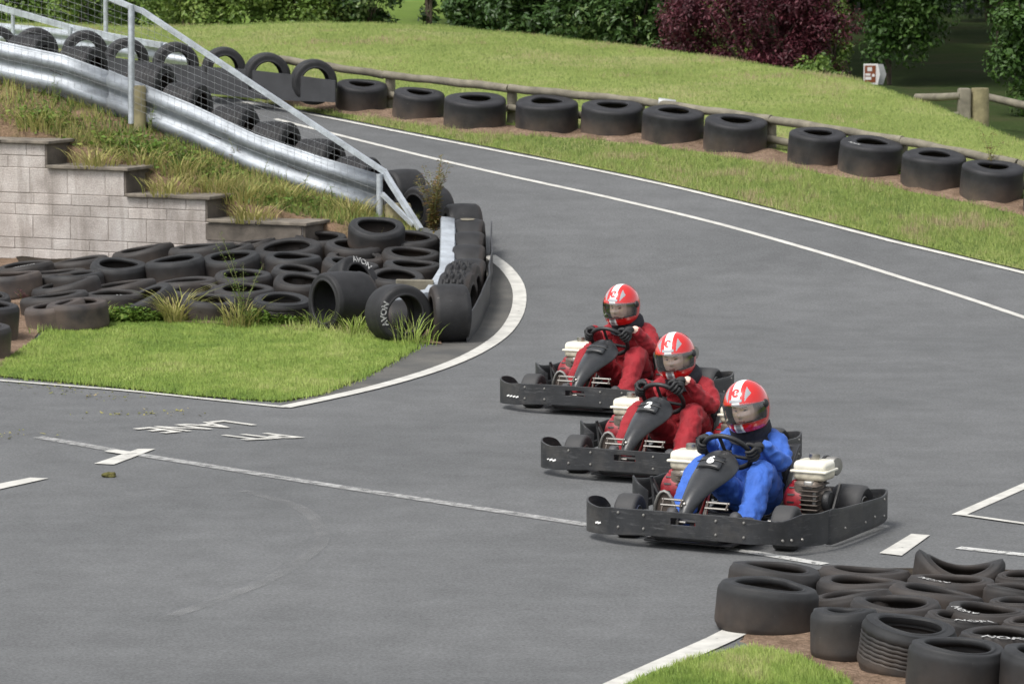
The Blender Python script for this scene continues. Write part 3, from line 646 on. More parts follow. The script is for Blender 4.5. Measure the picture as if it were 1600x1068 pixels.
# ---- nose rail wrapping the corner pile
nr_ = empty('nose_rail', tuple(at(690, 400, 33.2)), 0, 'bright bent steel rail wrapping the nose of the tyre pile at the corner', 'crash barrier')
Lo = [(571, 449, 474, 31.75), (610, 455, 472, 31.7), (640, 456, 473, 31.75), (664, 452, 470, 31.9), (677, 434, 455, 32.4), (688, 416, 434, 32.9), (689, 390, 412, 33.5), (690, 360, 384, 34.3), (690, 338, 362, 35.0)]
vs = []
for i, (px, y0, y1, Y) in enumerate(Lo):
    a = at(px, y0, Y); side = i >= 4
    w = .125 if side else .06
    prof = [(-.012, -.018), (0, 0), (w*.45, -.004), (w, -.014), (w+.012, -.05), (w+.010, -.15)]
    t = np.array(at(*[Lo[min(i+1, len(Lo)-1)][k] for k in (0, 1, 3)]))-np.array(at(*[Lo[max(i-1, 0)][k] for k in (0, 1, 3)])); o_ = np.array([t[1], -t[0], 0]); o_ /= np.linalg.norm(o_)
    for (u, z) in prof: vs.append(a+o_*u+np.array([0, 0, z*1.25])-np.array(nr_.location))
k = len(prof); mb = MB(); mb.add(vs, [(i*k+j, (i+1)*k+j, (i+1)*k+j+1, i*k+j+1) for i in range(len(Lo)-1) for j in range(k-1)]); o = mb.build('beam', M['galv2'], nr_, True, 50); s = o.modifiers.new('thickness', 'SOLIDIFY'); s.thickness = .006
for (px, py, Y) in ((698, 366, 34.15), (698, 374, 33.95)):
    p = Vector(at(px, py, Y))-nr_.location; mb = MB(); mb.lathe([(0, .006), (.010, .005), (.014, 0), (.014, -.01)], 10); o = mb.build('bolt', M['steel'], nr_); o.location = p+Vector((-.01, 0, -.012))
a = at(648, 443, 32.15); mb = MB(); mb.rbox((0, 0, 0), (.34, .09, .11), .006, 1); o = mb.build('timber_block', M['timber'], None, False); o.location = tuple(a-np.array([0, 0, .02])); o.rotation_euler = (0, .02, .05); tag(o, 'short weathered timber block wedged behind the bent steel nose rail', 'timber block')
# ================================================================== TYRES
def tyre_mesh(R, W, rh, tread='slick', squash=(1, 1), saddle=0., pinch=0., seed=0, seg=56, bulge=0.):
    s = R-rh; b = .012
    e_ = min(1., W/.2); out = [(rh+.002, W-.024), (rh, W-.010), (rh+.006, W-.001), (rh+.016, W), (rh+.022, W-.005), (rh+.30*s, W-.006), (rh+.58*s, W-.003), (rh+.80*s, W-.006), (R-.014, W-.016*e_), (R-.004, W-.030*e_), (R-.0005, W-.046*e_)]
    nt_ = {'slick': 5, 'groove': 19, 'knob': 13}[tread]
    tz = np.linspace(W-.060*e_, .060*e_, nt_)
    mid = [(R+bulge*(1-((z-W/2)/(W*.3))**2), z) for z in tz]
    low = [(r, W-z) for r, z in reversed(out)]
    inner = [(rh+.012, .04), (rh+.45*s, .035), (R-.05, .06), (R-.035, W*.3), (R-.035, W*.7), (R-.05, W-.06), (rh+.45*s, W-.035), (rh+.012, W-.04)]
    prof = out+mid+low+inner; n = len(prof)
    global PH3
    rr = random.Random(seed); ph = [rr.uniform(0, 6.3) for _ in range(4)]
    PH3 = ph[3]
    if tread == 'knob': seg = 96
    V = []; i0 = len(out)
    for k in range(seg):
        t = 2*math.pi*k/seg; c, sn = math.cos(t), math.sin(t)
        wob = 1+.008*math.sin(2*t+ph[0])+.005*math.sin(3*t+ph[1])
        for i, (r, z) in enumerate(prof):
            if i0 <= i < i0+nt_:
                j = i-i0
                if tread == 'groove' and j % 3 == 1: r -= .009
                if tread == 'groove' and j % 3 != 1 and k % 3 == 0: r -= .006
                if tread == 'knob': r += .014 if ((k//4) % 2 == (j//2) % 2 and k % 4 != 3) else -.010
            f = 1.
            if pinch: f = 1-pinch*max(0, math.cos(t-ph[2]))**6*(.5+.5*z/W)
            x, y = r*c*wob*squash[0]*f, r*sn*wob*squash[1]*f
            z2 = z+saddle*(x*x-y*y)/(R*R)*(z/W)+.006*math.sin(2*t+ph[3])*(z/W)
            V.append((x, y, z2))
    a = np.arange(seg)[:, None]*n; a2 = ((np.arange(seg)+1) % seg)[:, None]*n; i = np.arange(n)[None]; j = (np.arange(n)+1)[None] % n
    Fq = np.stack([a+i, a+j, a2+j, a2+i], -1).reshape(-1, 4)
    me = npmesh('tyre', np.array(V), Fq, 4)
    return me
def lettering(parent, txt, size, R, W, rh, ang, mat, squash=(1, 1), flip=False, saddle=0.):
    V, Fc = text_geo(txt, size, 0, .03); rl = rh+.50*(R-rh); vs = []
    for v in V:
        t = ang-v.x/rl*(1 if not flip else -1); r = rl+v.y*(1 if not flip else -1)
        if flip: t = ang+v.x/rl
        x, y = r*math.cos(t)*squash[0], r*math.sin(t)*squash[1]
        vs.append((x, y, W+.002+saddle*(x*x-y*y)/(R*R)+.006*math.sin(2*t+PH3)))
    mb = MB(); mb.add(vs, Fc); o = link('lettering', mb.mesh('lettering'), mat, parent, False); return o
VN = lambda P: (np.array(P)-np.array([0, 0, CH]))/np.linalg.norm(np.array(P)-np.array([0, 0, CH]))
tcount = [0]; TYPOS = []
def place(me, a, P, mat, label, group, xdir=None):
    tcount[0] += 1
    o = link('tyre', me, mat); Mx = frame_z(a, xdir).to_4x4(); Mx.translation = Vector(P); o.matrix_world = Mx
    if len(me.vertices) > 2200: me.set_sharp_from_angle(angle=math.radians(35))
    tag(o, label, 'tyre', group); return o
def lying(cx, cy, w, ratio=.2, roll=0, W=.21, rh=.64, tread='slick', label='', group='', mat='rub', squash=(1, 1), saddle=0., pinch=0., text=None, tang=0., hook=None, spin=0., letsize=.055, gf=None, bulge=0., sink=.01):
    P = hit(cx, cy, W-sink); v = VN(P)
    for _ in range(3):
        up = UPI-v*(UPI@v); up /= np.linalg.norm(up); r_ = np.cross(v, up); f = math.radians(roll)
        a = -v*ratio+math.sqrt(1-ratio*ratio)*(math.cos(f)*up+math.sin(f)*r_)
        P = hit(cx, cy, W*a[2]-sink); v = VN(P)
    R = w/2*np.linalg.norm(P-np.array([0, 0, CH]))/F
    me = tyre_mesh(R, W, R*rh, tread, squash, saddle, pinch, tcount[0], bulge=bulge); TYPOS.append((P[0], P[1], R))
    o = place(me, a, P-a*W, M[mat], label, group, (1, 0, 0))
    if text: lettering(o, text, letsize, R, W, R*rh, math.radians(tang), M['letter'], squash, saddle=saddle)
    return o
def standing(cx, yb, dpx, W, yaw, label, group, rh=.6, tread='slick', mat='rub_stand', pitch=0, text=None, tang=0., Y=None, letsize=.07, flip=False):
    # yaw: direction of the visible-side axle in plan, 0 = +X (image right), -90 = towards camera
    B = hit(cx, yb) if Y is None else at(cx, yb, Y)
    R = dpx/2*B[1]/F; a = np.array([math.cos(math.radians(yaw))*math.cos(math.radians(pitch)), math.sin(math.radians(yaw))*math.cos(math.radians(pitch)), math.sin(math.radians(pitch))])
    c = B+np.array([0, 0, R-.01]); me = tyre_mesh(R, W, R*rh, tread, seed=tcount[0], bulge=.006)
    o = place(me, a, c-a*W/2, M[mat], label, group, (0, 0, -1))
    if text: lettering(o, text, letsize, R, W, R*rh, math.radians(tang), M['letter'], flip=flip)
    return o
# far row of big slicks
g = 'big slick tyres lying in a row along the far verge'
FL = ['big dusty slick at the end of the black belt, beneath the log rail', 'big slick leaning slightly, second along the far row from the belt', 'big brown-dusted slick touching the leaning second tyre of the far row', 'big slick with a wide brown dust stain, bare soil gap on its left', 'big clean-sided slick under the far log rail, above the rearmost kart\'s helmet', 'big slick in the far row directly in front of the pale tape on the log', 'big slick standing left of the widest gap in the far row', 'big slick standing right of the widest gap in the far row', 'big slick with a white mark on its rim, touching the slick beyond the gap', 'big slick with weeds at its left foot, second last full tyre of the far row', 'big slick with a brown weed sprouting out of its hole, right frame edge', 'big slick cut off by the right edge of the picture, last of the far row']
for i, (x, y, w) in enumerate(FAR):
    lying(x, y, w, .215, [3, 5, 2, 1, 2, 3, 4, 4, 6, 4, 5, 5][i], FW_*(.9 if i < 2 else 1)+.05, .50, label=FL[i], group=g, mat='rub_far', text={8: 'AVON', 5: None}.get(i), tang=215, letsize=.06, bulge=.003, sink=.07)
# tyres standing behind the belt beyond the road
g = 'tyres standing behind the belt beyond the road'
for (x, y0, d_, Y, lab, rh) in ((490, 92, 70, 42.75, 'standing tyre at the right end of the long belt, its hole showing grass', .72), (417, 82, 72, 43.2, 'standing tyre second from the right end of the long belt', .72), (350, 73, 66, 43.7, 'standing tyre under the sloping top tube behind the long belt', .7), (275, 65, 70, 44.3, 'standing tyre just right of the tall fence upright, seen through the mesh', .68), (198, 59, 68, 45.0, 'standing tyre directly behind the tall fence upright', .68), (133, 47, 70, 45.6, 'standing tyre seen through mesh, second left of the tall fence upright', .68), (56, 43, 70, 46.2, 'standing tyre seen through mesh near the upper left corner', .68), (-6, 40, 66, 46.8, 'standing tyre cut off by the left frame edge above the barrier', .68)):
    standing(x, y0+d_, d_, .34, -78, lab, g, rh-.10, mat='rub_stand', Y=Y)
g = 'treaded tyres leaning behind the crash barrier'
for (x, y0, d_, Y, lab) in ((48, 54, 80, 40.2, 'treaded tyre behind the barrier at far left, below the standing row'), (128, 72, 80, 39.9, 'treaded tyre behind the barrier, left of the tall fence upright'), (236, 98, 78, 39.2, 'treaded tyre behind the barrier just right of the timber post'), (292, 128, 80, 38.6, 'treaded tyre behind the barrier below the long belt'), (366, 164, 82, 38.1, 'treaded tyre behind the middle of the barrier against the road'), (430, 189, 84, 37.9, 'treaded tyre behind the barrier, upper of the two above the bolted splice'), (498, 215, 84, 37.5, 'treaded tyre behind the barrier, lower of the two above the bolted splice'), (558, 243, 84, 37.2, 'treaded tyre behind the low end of the barrier by the short upright')):
    standing(x, y0+d_, d_, .40, -24, lab, g, .6, 'groove', 'rub_stand', Y=Y)
# corner tyres along the track side
g = 'tyres standing along the track side of the corner'
standing(630, 335, 72, .34, -152, 'wide slick standing beyond the sloping top tube at the head of the corner', g, .62, Y=36.6)
standing(668, 362, 74, .36, -140, 'slick standing behind the rusty weed at the corner', g, .62, Y=36.1)
standing(722, 392, 76, .34, -166, 'slick with white letters on its left wall at the top of the corner stack', g, .6, text='AVON', tang=10, Y=35.3, letsize=.08)
for (y0, lab) in ((339, 'slick with a pale torn scar on its tread, head of the corner column'), (359, 'smooth slick just behind the scarred one in the corner column'), (379, 'smooth slick in the middle of the corner column'), (401, 'smooth slick next to the knobbly pair in the corner column')):
    Y = {339: 34.9, 359: 34.25, 379: 33.6, 401: 32.95}[y0]
    o = standing(733, y0+93, 92, .30, 176, lab, g, .6, Y=Y)
    if y0 == 339:
        mb = MB(); R_ = 46*Y/F
        pts = [(-.06, -.02), (-.02, -.035), (.04, -.03), (.075, -.012), (.06, .012), (.01, .02), (-.04, .018)]
        vs = [(q[1]*1.2-R_-.0175+.0*abs(q[1]), q[1]*1.2, .17+q[0]) for q in pts]
        vs = [(-math.cos((q[1]*1.6+.06)/R_)*(R_+.010), math.sin((q[1]*1.6+.06)/R_)*(R_+.010), .17-q[0]*1.1) for q in pts]
        mb.add(vs, [tuple(range(len(pts)))]); so = mb.build('scar', M['tear'] if 'tear' in M else M['timber'], o, False)
standing(722, 512, 104, .30, 172, 'knobbly block-treaded tyre, farther of the pair by the nose rail', g, .6, 'knob', Y=32.2)
standing(714, 524, 102, .30, 170, 'knobbly block-treaded tyre, nearer of the pair by the nose rail', g, .6, 'knob', Y=31.65)
standing(702, 533, 92, .32, 10, 'big slick standing at the near end of the corner column against the belt', g, .58)
g = 'tyres standing at the nose of the left pile'
standing(622, 533, 92, .36, -66, 'slick facing the camera with white letters and another tyre inside', g, .62, text='AVON', tang=268, flip=False, pitch=4, letsize=.075)
o = standing(537, 514, 92, .44, -142, 'wide slick standing open-ended to the left at the nose of the pile', g, .70, pitch=2)
standing(627, 527, 60, .26, 6, 'small slick wedged inside the standing lettered tyre', g, .6, Y=31.45)
standing(548, 476, 74, .30, -48, 'slick leaning with white letters behind the wide open-ended tyre', g, .55, text='AVON', tang=150, pitch=28, Y=32.75, letsize=.075)
# left pile (lying)
g = 'slick tyres piled inside the corner by the block wall'
PL = [
(589,351,90,.37,3,'',dict(pinch=.12,W=.24),'topmost tyre of the pile, tilted open towards the camera below the fence upright'),
(642,369,92,.25,2,'',{},'smooth tyre below the foot of the sloping tube, beside the nose rail top'),
(554,380,93,.23,1,'',{},'smooth tyre left of the two under the topmost tyre'),
(643,393,93,.22,3,'',{},'smooth tyre second down the column beside the nose rail'),
(556,398,94,.2,3,'',dict(W=.16),'smooth tyre partly covered by a sagging one in the pile centre'),
(549,409,90,.2,7,'',dict(squash=(1,.9)),'sagging tyre just above the leaning lettered slick'),
(645,411,94,.17,2,'',{},'thin-looking tyre third down the column beside the nose rail'),
(619,429,91,.28,2,'',{},'round-holed tyre lying just above the timber block'),
(501,368,84,.24,0,'',{},'tyre right against the low end coping of the block wall'),
(448,384,108,.26,-6,'',dict(squash=(1,.95)),'large tyre tilted open below the lowest coping slab'),
(458,399,90,.17,1,'',dict(W=.22),'tall-sided tyre directly under the large tilted tyre'),
(462,419,80,.2,5,'',dict(pinch=.1),'small tyre sagging to the right in the pile centre'),
(472,436,90,.27,3,'',{},'tyre with a ribbed rim behind the wide open-ended slick'),
(440,466,92,.25,1,'groove',dict(W=.23),'grooved road tyre in the front row of the pile on the clover'),
(380,427,92,.2,-1,'',{},'tyre behind the upper half of the tall weed'),
(381,449,98,.2,0,'',dict(W=.19),'tyre behind the lower half of the tall weed'),
(326,466,90,.2,2,'',{},'front row tyre between the drooping grass and the tall weed'),
(302,450,84,.22,-4,'',dict(W=.18),'tyre half hidden behind the drooping grass clump'),
(290,437,98,.10,-5,'',dict(W=.17),'thin tyre lying edge-on above the drooping grass clump'),
(360,399,92,.22,-7,'',dict(W=.23),'tall-sided tyre left of the tall weed tip, tilted up to the right'),
(352,387,88,.11,-10,'',dict(W=.18),'edge-on tyre tucked behind the one left of the tall weed tip'),
(315,383,106,.07,-6,'',dict(W=.20),'edge-on tyre lying along the foot of the stained wall face'),
(272,404,94,.15,-8,'',dict(W=.24),'dark-sided tyre tilted up to the right below the wall'),
(401,376,62,.10,-11,'',dict(W=.17),'edge-on tyre peeping over the large tilted one at the wall'),
(186,411,90,.24,1,'',dict(W=.24,rh=.66),'perfectly round-topped tyre alone in the middle of the left pile'),
(222,387,98,.08,-12,'',dict(W=.17),'edge-on tyre propped highest against the pale wall'),
(121,405,98,.07,-9,'',dict(W=.17),'edge-on tyre along the wall right of the white-lettered one'),
(37,412,92,.10,-9,'',dict(W=.17,text='AVON',tang=-80,letsize=.075),'edge-on tyre with bold white letters against the wall at the left edge'),
(80,424,112,.07,-5,'',dict(W=.17),'edge-on tyre below the white-lettered one at left'),
(112,427,98,.08,-6,'',dict(W=.21),'tyre squeezed beside the round-topped one, its near wall dark'),
(101,441,108,.09,-13,'',dict(W=.19),'tyre tilted steeply up to the right above the red leaves'),
(190,442,106,.08,-10,'',dict(W=.16),'edge-on tyre just under the round-topped one'),
(84,460,108,.08,-8,'',dict(W=.19),'edge-on tyre directly right of the red leaves'),
(176,457,98,.12,-2,'',dict(W=.18,text='I I',tang=-70,letsize=.06),'tyre with a short white paint bar beside the steeply leaning one'),
(84,474,96,.12,-12,'',dict(W=.23,mat='rub_far'),'dusty front tyre partly behind the wide brown one at left'),
(119,471,98,.14,-5,'',dict(W=.25,mat='rub_far'),'wide brown-dusted tyre at the left end of the front row'),
(224,461,92,.20,-27,'',dict(W=.22),'tyre leaning steeply in the grass at the front of the pile'),
(18,427,92,.10,-5,'',dict(W=.24,mat='rub_far'),'brown dusty tyre behind the red leaves at the left edge'),
(-22,459,78,.2,4,'',dict(W=.20),'smooth tyre at the left frame edge, rearmost of the short side column'),
(-14,474,90,.2,4,'',dict(W=.34,mat='rub_far'),'tall brown-sided tyre at the left frame edge behind the nearest two'),
(-28,490,98,.2,6,'',dict(W=.25),'smooth tyre at the left frame edge between two taller ones'),
(-30,507,96,.2,3,'',dict(W=.30,mat='rub_far'),'nearest dusty tyre at the left frame edge on bare soil'),
]
for (x, y, w, r, ro, tr, kw, lab) in PL:
    kw = dict(kw); lying(x, y, w, r, ro, kw.pop('W', .20), kw.pop('rh', .66), tr or 'slick', lab, g, **kw)
# near heap
g = 'worn slick tyres heaped at the near right corner'
NL = [
(1213,884,146,.16,7,'',dict(W=.20,squash=(1,.8)),'flattened tyre farthest left at the back of the near heap'),
(1203,911,160,.20,6,'',dict(W=.25,squash=(1,.8),pinch=.25),'large dented slick with a pale patch on its wall, left front of the near heap'),
(1352,888,146,.13,3,'',dict(W=.15,squash=(1,.7)),'thin rear tyre next to the flattened one, back edge of the near heap'),
(1347,905,142,.18,2,'',dict(W=.15,squash=(1,.72)),'tyre with a long oval hole just right of the dented slick'),
(1499,884,140,.22,8,'',dict(W=.15,squash=(1,.75),saddle=.09),'crushed saddle-shaped tyre rising highest at the back of the near heap'),
(1488,902,138,.17,4,'',dict(W=.15,squash=(1,.72),text='AVON',tang=-125,letsize=.065),'tyre with faint letters directly in front of the saddle-shaped one'),
(1328,925,128,.12,-8,'',dict(W=.17,squash=(1,.7)),'collapsed tyre whose hole is nearly closed, behind the upright-sided slick'),
(1400,938,142,.23,3,'',dict(W=.17,squash=(1,.85)),'tyre with a pointed oval hole in the centre of the near heap'),
(1465,921,150,.14,9,'',dict(W=.15,squash=(1,.7)),'crumpled tyre leaning down to the right in the near heap middle'),
(1320,951,108,.13,0,'',dict(W=.25,squash=(1,.9),rh=.5),'upright-sided slick with a closed top left of the grooved tyre'),
(1545,949,132,.21,6,'',dict(W=.17,squash=(1,.8),text='AVON',tang=-140,letsize=.06),'tyre with smudged white letters on its rim, right of the pointed-hole tyre'),
(1505,962,120,.18,9,'',dict(W=.16,squash=(1,.72),text='AVON',tang=-72,letsize=.075),'tyre with large white letters behind the grooved tyre'),
(1423,973,148,.26,9,'groove',dict(W=.25,squash=(1,.92)),'grooved road tyre with ribbed tread at the front of the near heap'),
(1566,987,134,.21,3,'',dict(W=.18,squash=(1,.85),text='AVON',tang=-88,letsize=.085),'tyre with bold white letters by the right frame edge'),
(1497,1006,150,.22,5,'',dict(W=.25,rh=.68,squash=(1,.9)),'smooth slick with white specks at the very front of the near heap'),
(1640,1016,148,.22,4,'',dict(W=.25),'smooth slick at the front cut off by the right frame edge'),
(1606,897,100,.2,3,'',dict(W=.15,squash=(1,.8)),'rear tyre at the right frame edge of the near heap'),
(1592,916,108,.17,7,'',dict(W=.15,squash=(1,.75)),'crumpled tyre at the right frame edge, second from the back'),
(1600,938,112,.17,4,'',dict(W=.15,squash=(1,.75)),'plain tyre at the right frame edge, third from the back'),
(1620,968,110,.2,2,'',dict(W=.16,squash=(1,.8)),'plain tyre at the right frame edge above the bold-lettered one'),
]
for (x, y, w, r, ro, tr, kw, lab) in NL:
    kw = dict(kw); lying(x, y, w, r, ro, kw.pop('W', .2), kw.pop('rh', .66), tr or 'slick', lab, g, **kw)
# ================================================================== KARTS
def grid_sheet(path, rows, hole=None, sub=6):
    # path: (x, y, zb, zt) ; returns V,F of a vertical sheet, optional hole(y, z)
    P = np.array(spl(path, sub)); n = len(P); V = []; Fc = []
    for p in P:
        for k in range(rows+1): V.append((p[0], p[1], p[2]+(p[3]-p[2])*k/rows))
    for i in range(n-1):
        for k in range(rows):
            c = np.mean([V[i*(rows+1)+k], V[(i+1)*(rows+1)+k+1]], 0)
            if hole and hole(c): continue
            Fc.append((i*(rows+1)+k, (i+1)*(rows+1)+k, (i+1)*(rows+1)+k+1, i*(rows+1)+k+1))
    return V, Fc
def sheet_obj(name, V, Fc, mat, parent, th=.012):
    mb = MB(); mb.add(V, Fc); o = mb.build(name, mat, parent, True, 50)
    s = o.modifiers.new('thickness', 'SOLIDIFY'); s.thickness = th; s.offset = 0
    b = o.modifiers.new('bevel', 'BEVEL'); b.width = .003; b.segments = 2; b.limit_method = 'ANGLE'; b.angle_limit = math.radians(60); return o
def wheel(parent, x, y, R, W, steer=0):
    s = 1 if y > 0 else -1
    prof = [(R*.5, -W*.40), (R*.62, -W*.46), (R*.85, -W*.50), (R*.96, -W*.44), (R, -W*.34), (R*1.005, 0), (R, W*.34), (R*.96, W*.44), (R*.85, W*.50), (R*.62, W*.46), (R*.5, W*.40)]
    mb = MB(); mb.lathe(prof, 40); t = mb.build('wheel', M['rub_kart'], parent, True, 50)
    Mx = Matrix.Rotation(steer, 4, 'Z') @ frame_z((0, 1, 0)).to_4x4(); Mx.translation = (x, y, R); t.matrix_local = Mx
    mb = MB(); mb.lathe([(R*.5, -W*.42), (R*.46, -W*.44), (R*.40, -W*.25), (R*.22, -W*.18), (R*.20, -W*.3), (.02, -W*.3), (.018, -W*.2), (0, -W*.2)], 28)
    mb.lathe([(R*.5, W*.42), (R*.46, W*.44), (R*.40, W*.25), (R*.22, W*.18), (R*.20, W*.3), (.02, W*.3), (.018, W*.2), (0, W*.2)], 28); mb.build('rim', M['steel'], t, True, 40)
    return t
def engine(parent, x, y, side):
    e = MB(); z0 = .075
    e.rbox((0, .01, z0+.10), (.17, .18, .20), .025); e.rbox((.05, 0, z0+.19), (.14, .15, .12), .02)
    o = e.build('engine', M['engine'], parent); o.location = (x, y, 0)
    f = MB()
    for k in range(7): f.rbox((.055, .035, z0+.06+k*.028), (.20, .115, .008), .003, 1)
    f.build('cooling_fins', M['enginedark'], o)
    r = MB(); r.lathe([(0, .055), (.03, .055), (.036, .05), (.06, .048), (.075, .04), (.098, .02), (.112, 0), (.116, -.05), (.112, -.085)], 32, MT((.02, -.105, z0+.125), (0, -1, 0)))
    r.rbox((.02, -.085, z0+.2), (.12, .05, .10), .02); r.mi = 1; sl = r
    for k in range(16):
        a = 2*math.pi*k/16; sl.box((.02+.112*math.cos(a), -.085, z0+.125+.112*math.sin(a)), (.012, .045, .010), rot=Matrix.Rotation(-a, 3, 'Y'))
    r.build('cowl', [M['red'], M['black']], o)
    c = MB(); c.tube([(.10, -.05, z0+.24), (.11, -.02, z0+.20), (.11, .04, z0+.19)], .007, 6); c.rbox((.10, .02, z0+.23), (.05, .06, .05), .01); c.tube([(.12, .06, z0+.12), (.12, .06, z0+.2)], .012, 8); c.build('carburettor', M['steel'], o)
    t = MB(); t.rbox((0, .01, .355), (.18, .205, .06), .022, 3, topscale=1.03); lo = t.build('tank_base', M['tanklow'], o)
    t = MB(); t.rbox((0, .01, .381), (.205, .232, .016), .007, 2); t.rbox((0, .01, .410), (.19, .215, .062), .026, 4, topscale=.95); tk = t.build('fuel_tank', M['tank'], o)
    cp = MB(); cp.lathe([(0, .034), (.026, .034), (.031, .03), (.033, .01), (.031, 0), (.024, -.004), (.024, -.01)], 20, MT((-.03, .0, .442))); cp.build('fuel_cap', M['chrome'], tk)
    mf = MB(); mf.lathe([(0, .055), (.050, .053), (.056, .045), (.056, -.05), (.05, -.06), (0, -.062)], 26, MT((-.17, .045, .385), (.25, 1, .05))); mf.build('air_filter', M['steel'], o)
    mf = MB(); mf.lathe([(.057, .012), (.061, .01), (.061, -.01), (.057, -.012)], 26, MT((-.175, .02, .384), (.25, 1, .05))); mf.tube([(-.12, .03, .33), (-.16, .05, .35), (-.17, .06, .37)], .022, 10); mf.build('clamp', M['black'], o)
    g_ = MB(); g_.box((.02, .15, z0+.10), (.03, .012, .30), rot=Matrix.Rotation(-.65, 3, 'Y')); g_.lathe([(0, .02), (.055, .018), (.062, .008), (.062, -.02)], 24, MT((.03, .115, z0+.13), (0, 1, 0))); g_.build('chain_guard', M['black'], o)
    for sx in (-.08, .08):
        pass
    return o
def fairing_pts(hwscale=1.):
    S = [(.745, .20, .034, .05), (.728, .24, .044, .06), (.675, .31, .060, .075), (.59, .372, .080, .09), (.508, .424, .106, .11), (.43, .465, .124, .125), (.36, .498, .131, .125), (.30, .520, .126, .115), (.262, .528, .106, .09), (.25, .518, .085, .07)]
    return S
def build_kart(name, loc, rz, label, number=None, steer=0., marks=()):
    k = empty(name, loc, rz, label, 'go-kart', 'racing karts on the track')
    # chassis
    mb = MB(); mb.rbox((.12, 0, .045), (1.25, .56, .012), .005, 1); mb.build('floor_tray', M['black'], k)
    mb = MB()
    for s in (-1, 1):
        mb.tube([(.74, s*.20, .07), (.45, s*.30, .065), (-.1, s*.30, .065), (-.60, s*.34, .07)], .016, 10)
        mb.tube([(.74, s*.20, .07), (.775, s*.20, .10), (.775, s*.20, .17)], .014, 8)
        mb.tube([(.30, s*.30, .065), (.28, s*.70, .08), (-.45, s*.73, .10), (-.5, s*.4, .08)], .014, 8)
    mb.tube([(.74, -.20, .07), (.74, .20, .07)], .016, 10); mb.tube([(.46, -.40, .12), (.46, .40, .12)], .014, 8); mb.tube([(-.60, -.34, .07), (-.60, .34, .07)], .016, 10)
    mb.build('frame', M['black'], k)
    mb = MB(); mb.tube([(.60, -.03, .07), (.42, 0, .33), (.60, .03, .07)], .013, 8); mb.build('steering_support', M['redframe'], k)
    mb = MB(); mb.tube([(-.45, -.42, .13), (-.45, .42, .13)], .018, 12); mb.build('rear_axle', M['steel'], k)
    # bumper
    path = [(.33, -.69, .12, .16), (.37, -.71, .10, .205), (.46, -.725, .065, .232), (.56, -.725, .052, .236), (.655, -.675, .05, .225), (.715, -.585, .054, .212), (.765, -.48, .062, .224), (.785, -.40, .070, .226), (.80, -.25, .080, .231), (.805, 0, .084, .232), (.80, .25, .082, .231), (.785, .40, .076, .226), (.755, .50, .08, .214), (.70, .585, .07, .213), (.62, .66, .06, .243), (.50, .71, .052, .237), (.385, .735, .05, .243)]
    def hole(c): 
        if abs(c[1]) > .092: return False
        r = .021; d = max(abs(c[1])-.07, 0); return (c[2]-.178)**2+d*d < r*r
    V, Fc = grid_sheet(path, 26, hole, 10); bp = sheet_obj('front_bumper', V, Fc, M['plastic'], k)
    mb = MB(); mb.lathe([(0, .006), (.006, .005), (.009, .001), (.009, -.004)], 10); bolt = None
    P_ = np.array(spl(path, 10))
    def on_path(y, z, front=True):
        idx = [i for i in range(len(P_)) if P_[i][0] > .5]; i = min(idx, key=lambda q: abs(P_[q][1]-y)); t = P_[min(i+1, len(P_)-1)]-P_[i-1]; nrm_ = np.array([t[1], -t[0]])/np.hypot(t[0], t[1]); return (P_[i][0]+nrm_[0]*.008, P_[i][1]+nrm_[1]*.008, z), (nrm_[0], nrm_[1], 0)
    for (y, z) in ((-.42, .20), (-.42, .115), (-.24, .20), (-.24, .12), (.21, .20), (.21, .12), (.38, .20), (.38, .115), (.58, .10), (.615, .10), (.66, .10)):
        p, n_ = on_path(y, z); n_ = n_ if n_[0] > 0 else (-n_[0], -n_[1], 0)
        if bolt is None: bolt = mb.build('bolt', M['steel'], bp); o = bolt
        else: o = bolt.copy(); COL.objects.link(o); o.parent = bp
        o.matrix_local = MT(p, n_)
    if marks:
        for (y, z, h_) in marks:
            p, n_ = on_path(y, z); n_ = n_ if n_[0] > 0 else (-n_[0], -n_[1], 0)
            q = MB(); q.box((0, 0, .002), (h_*.35, h_, .002), rot=Matrix.Rotation(.3, 3, 'Z')); o = q.build('paint_mark', M['white'], bp, False); o.matrix_local = MT(p, n_, (0, 0, 1))
    # side panels
    left = [(.40, .722, .045, .20), (.385, .742, .04, .245), (.25, .752, .04, .235), (.0, .762, .045, .225), (-.25, .762, .045, .215), (-.42, .755, .05, .21), (-.53, .735, .06, .225), (-.585, .69, .06, .225), (-.60, .60, .06, .215)]
    V, Fc = grid_sheet(left, 6, None, 6); sp = sheet_obj('side_panel', V, Fc, M['plastic'], k)
    right = [(-.02, -.60, .07, .20), (.0, -.66, .06, .25), (-.06, -.72, .05, .28), (-.16, -.752, .045, .25), (-.32, -.762, .045, .225), (-.46, -.75, .05, .22), (-.56, -.71, .06, .23), (-.60, -.60, .06, .21)]
    V, Fc = grid_sheet(right, 6, None, 6); sheet_obj('side_panel', V, Fc, M['plastic'], k)
    rear = [(-.60, -.62, .07, .20), (-.64, -.5, .07, .21), (-.655, 0, .08, .20), (-.64, .5, .07, .21), (-.60, .62, .07, .20)]
    V, Fc = grid_sheet(rear, 4, None, 6); sheet_obj('rear_bumper', V, Fc, M['plastic'], k)
    for (x, z) in ((.2, .11), (-.1, .10), (-.25, .11), (-.42, .09), (-.42, .19)):
        o = bolt.copy(); COL.objects.link(o); o.parent = sp; yy = np.interp(-x, [-.25, 0, .25, .42], [.752, .762, .762, .755])+.007; o.matrix_local = MT((x, yy, z), (0, 1, 0))
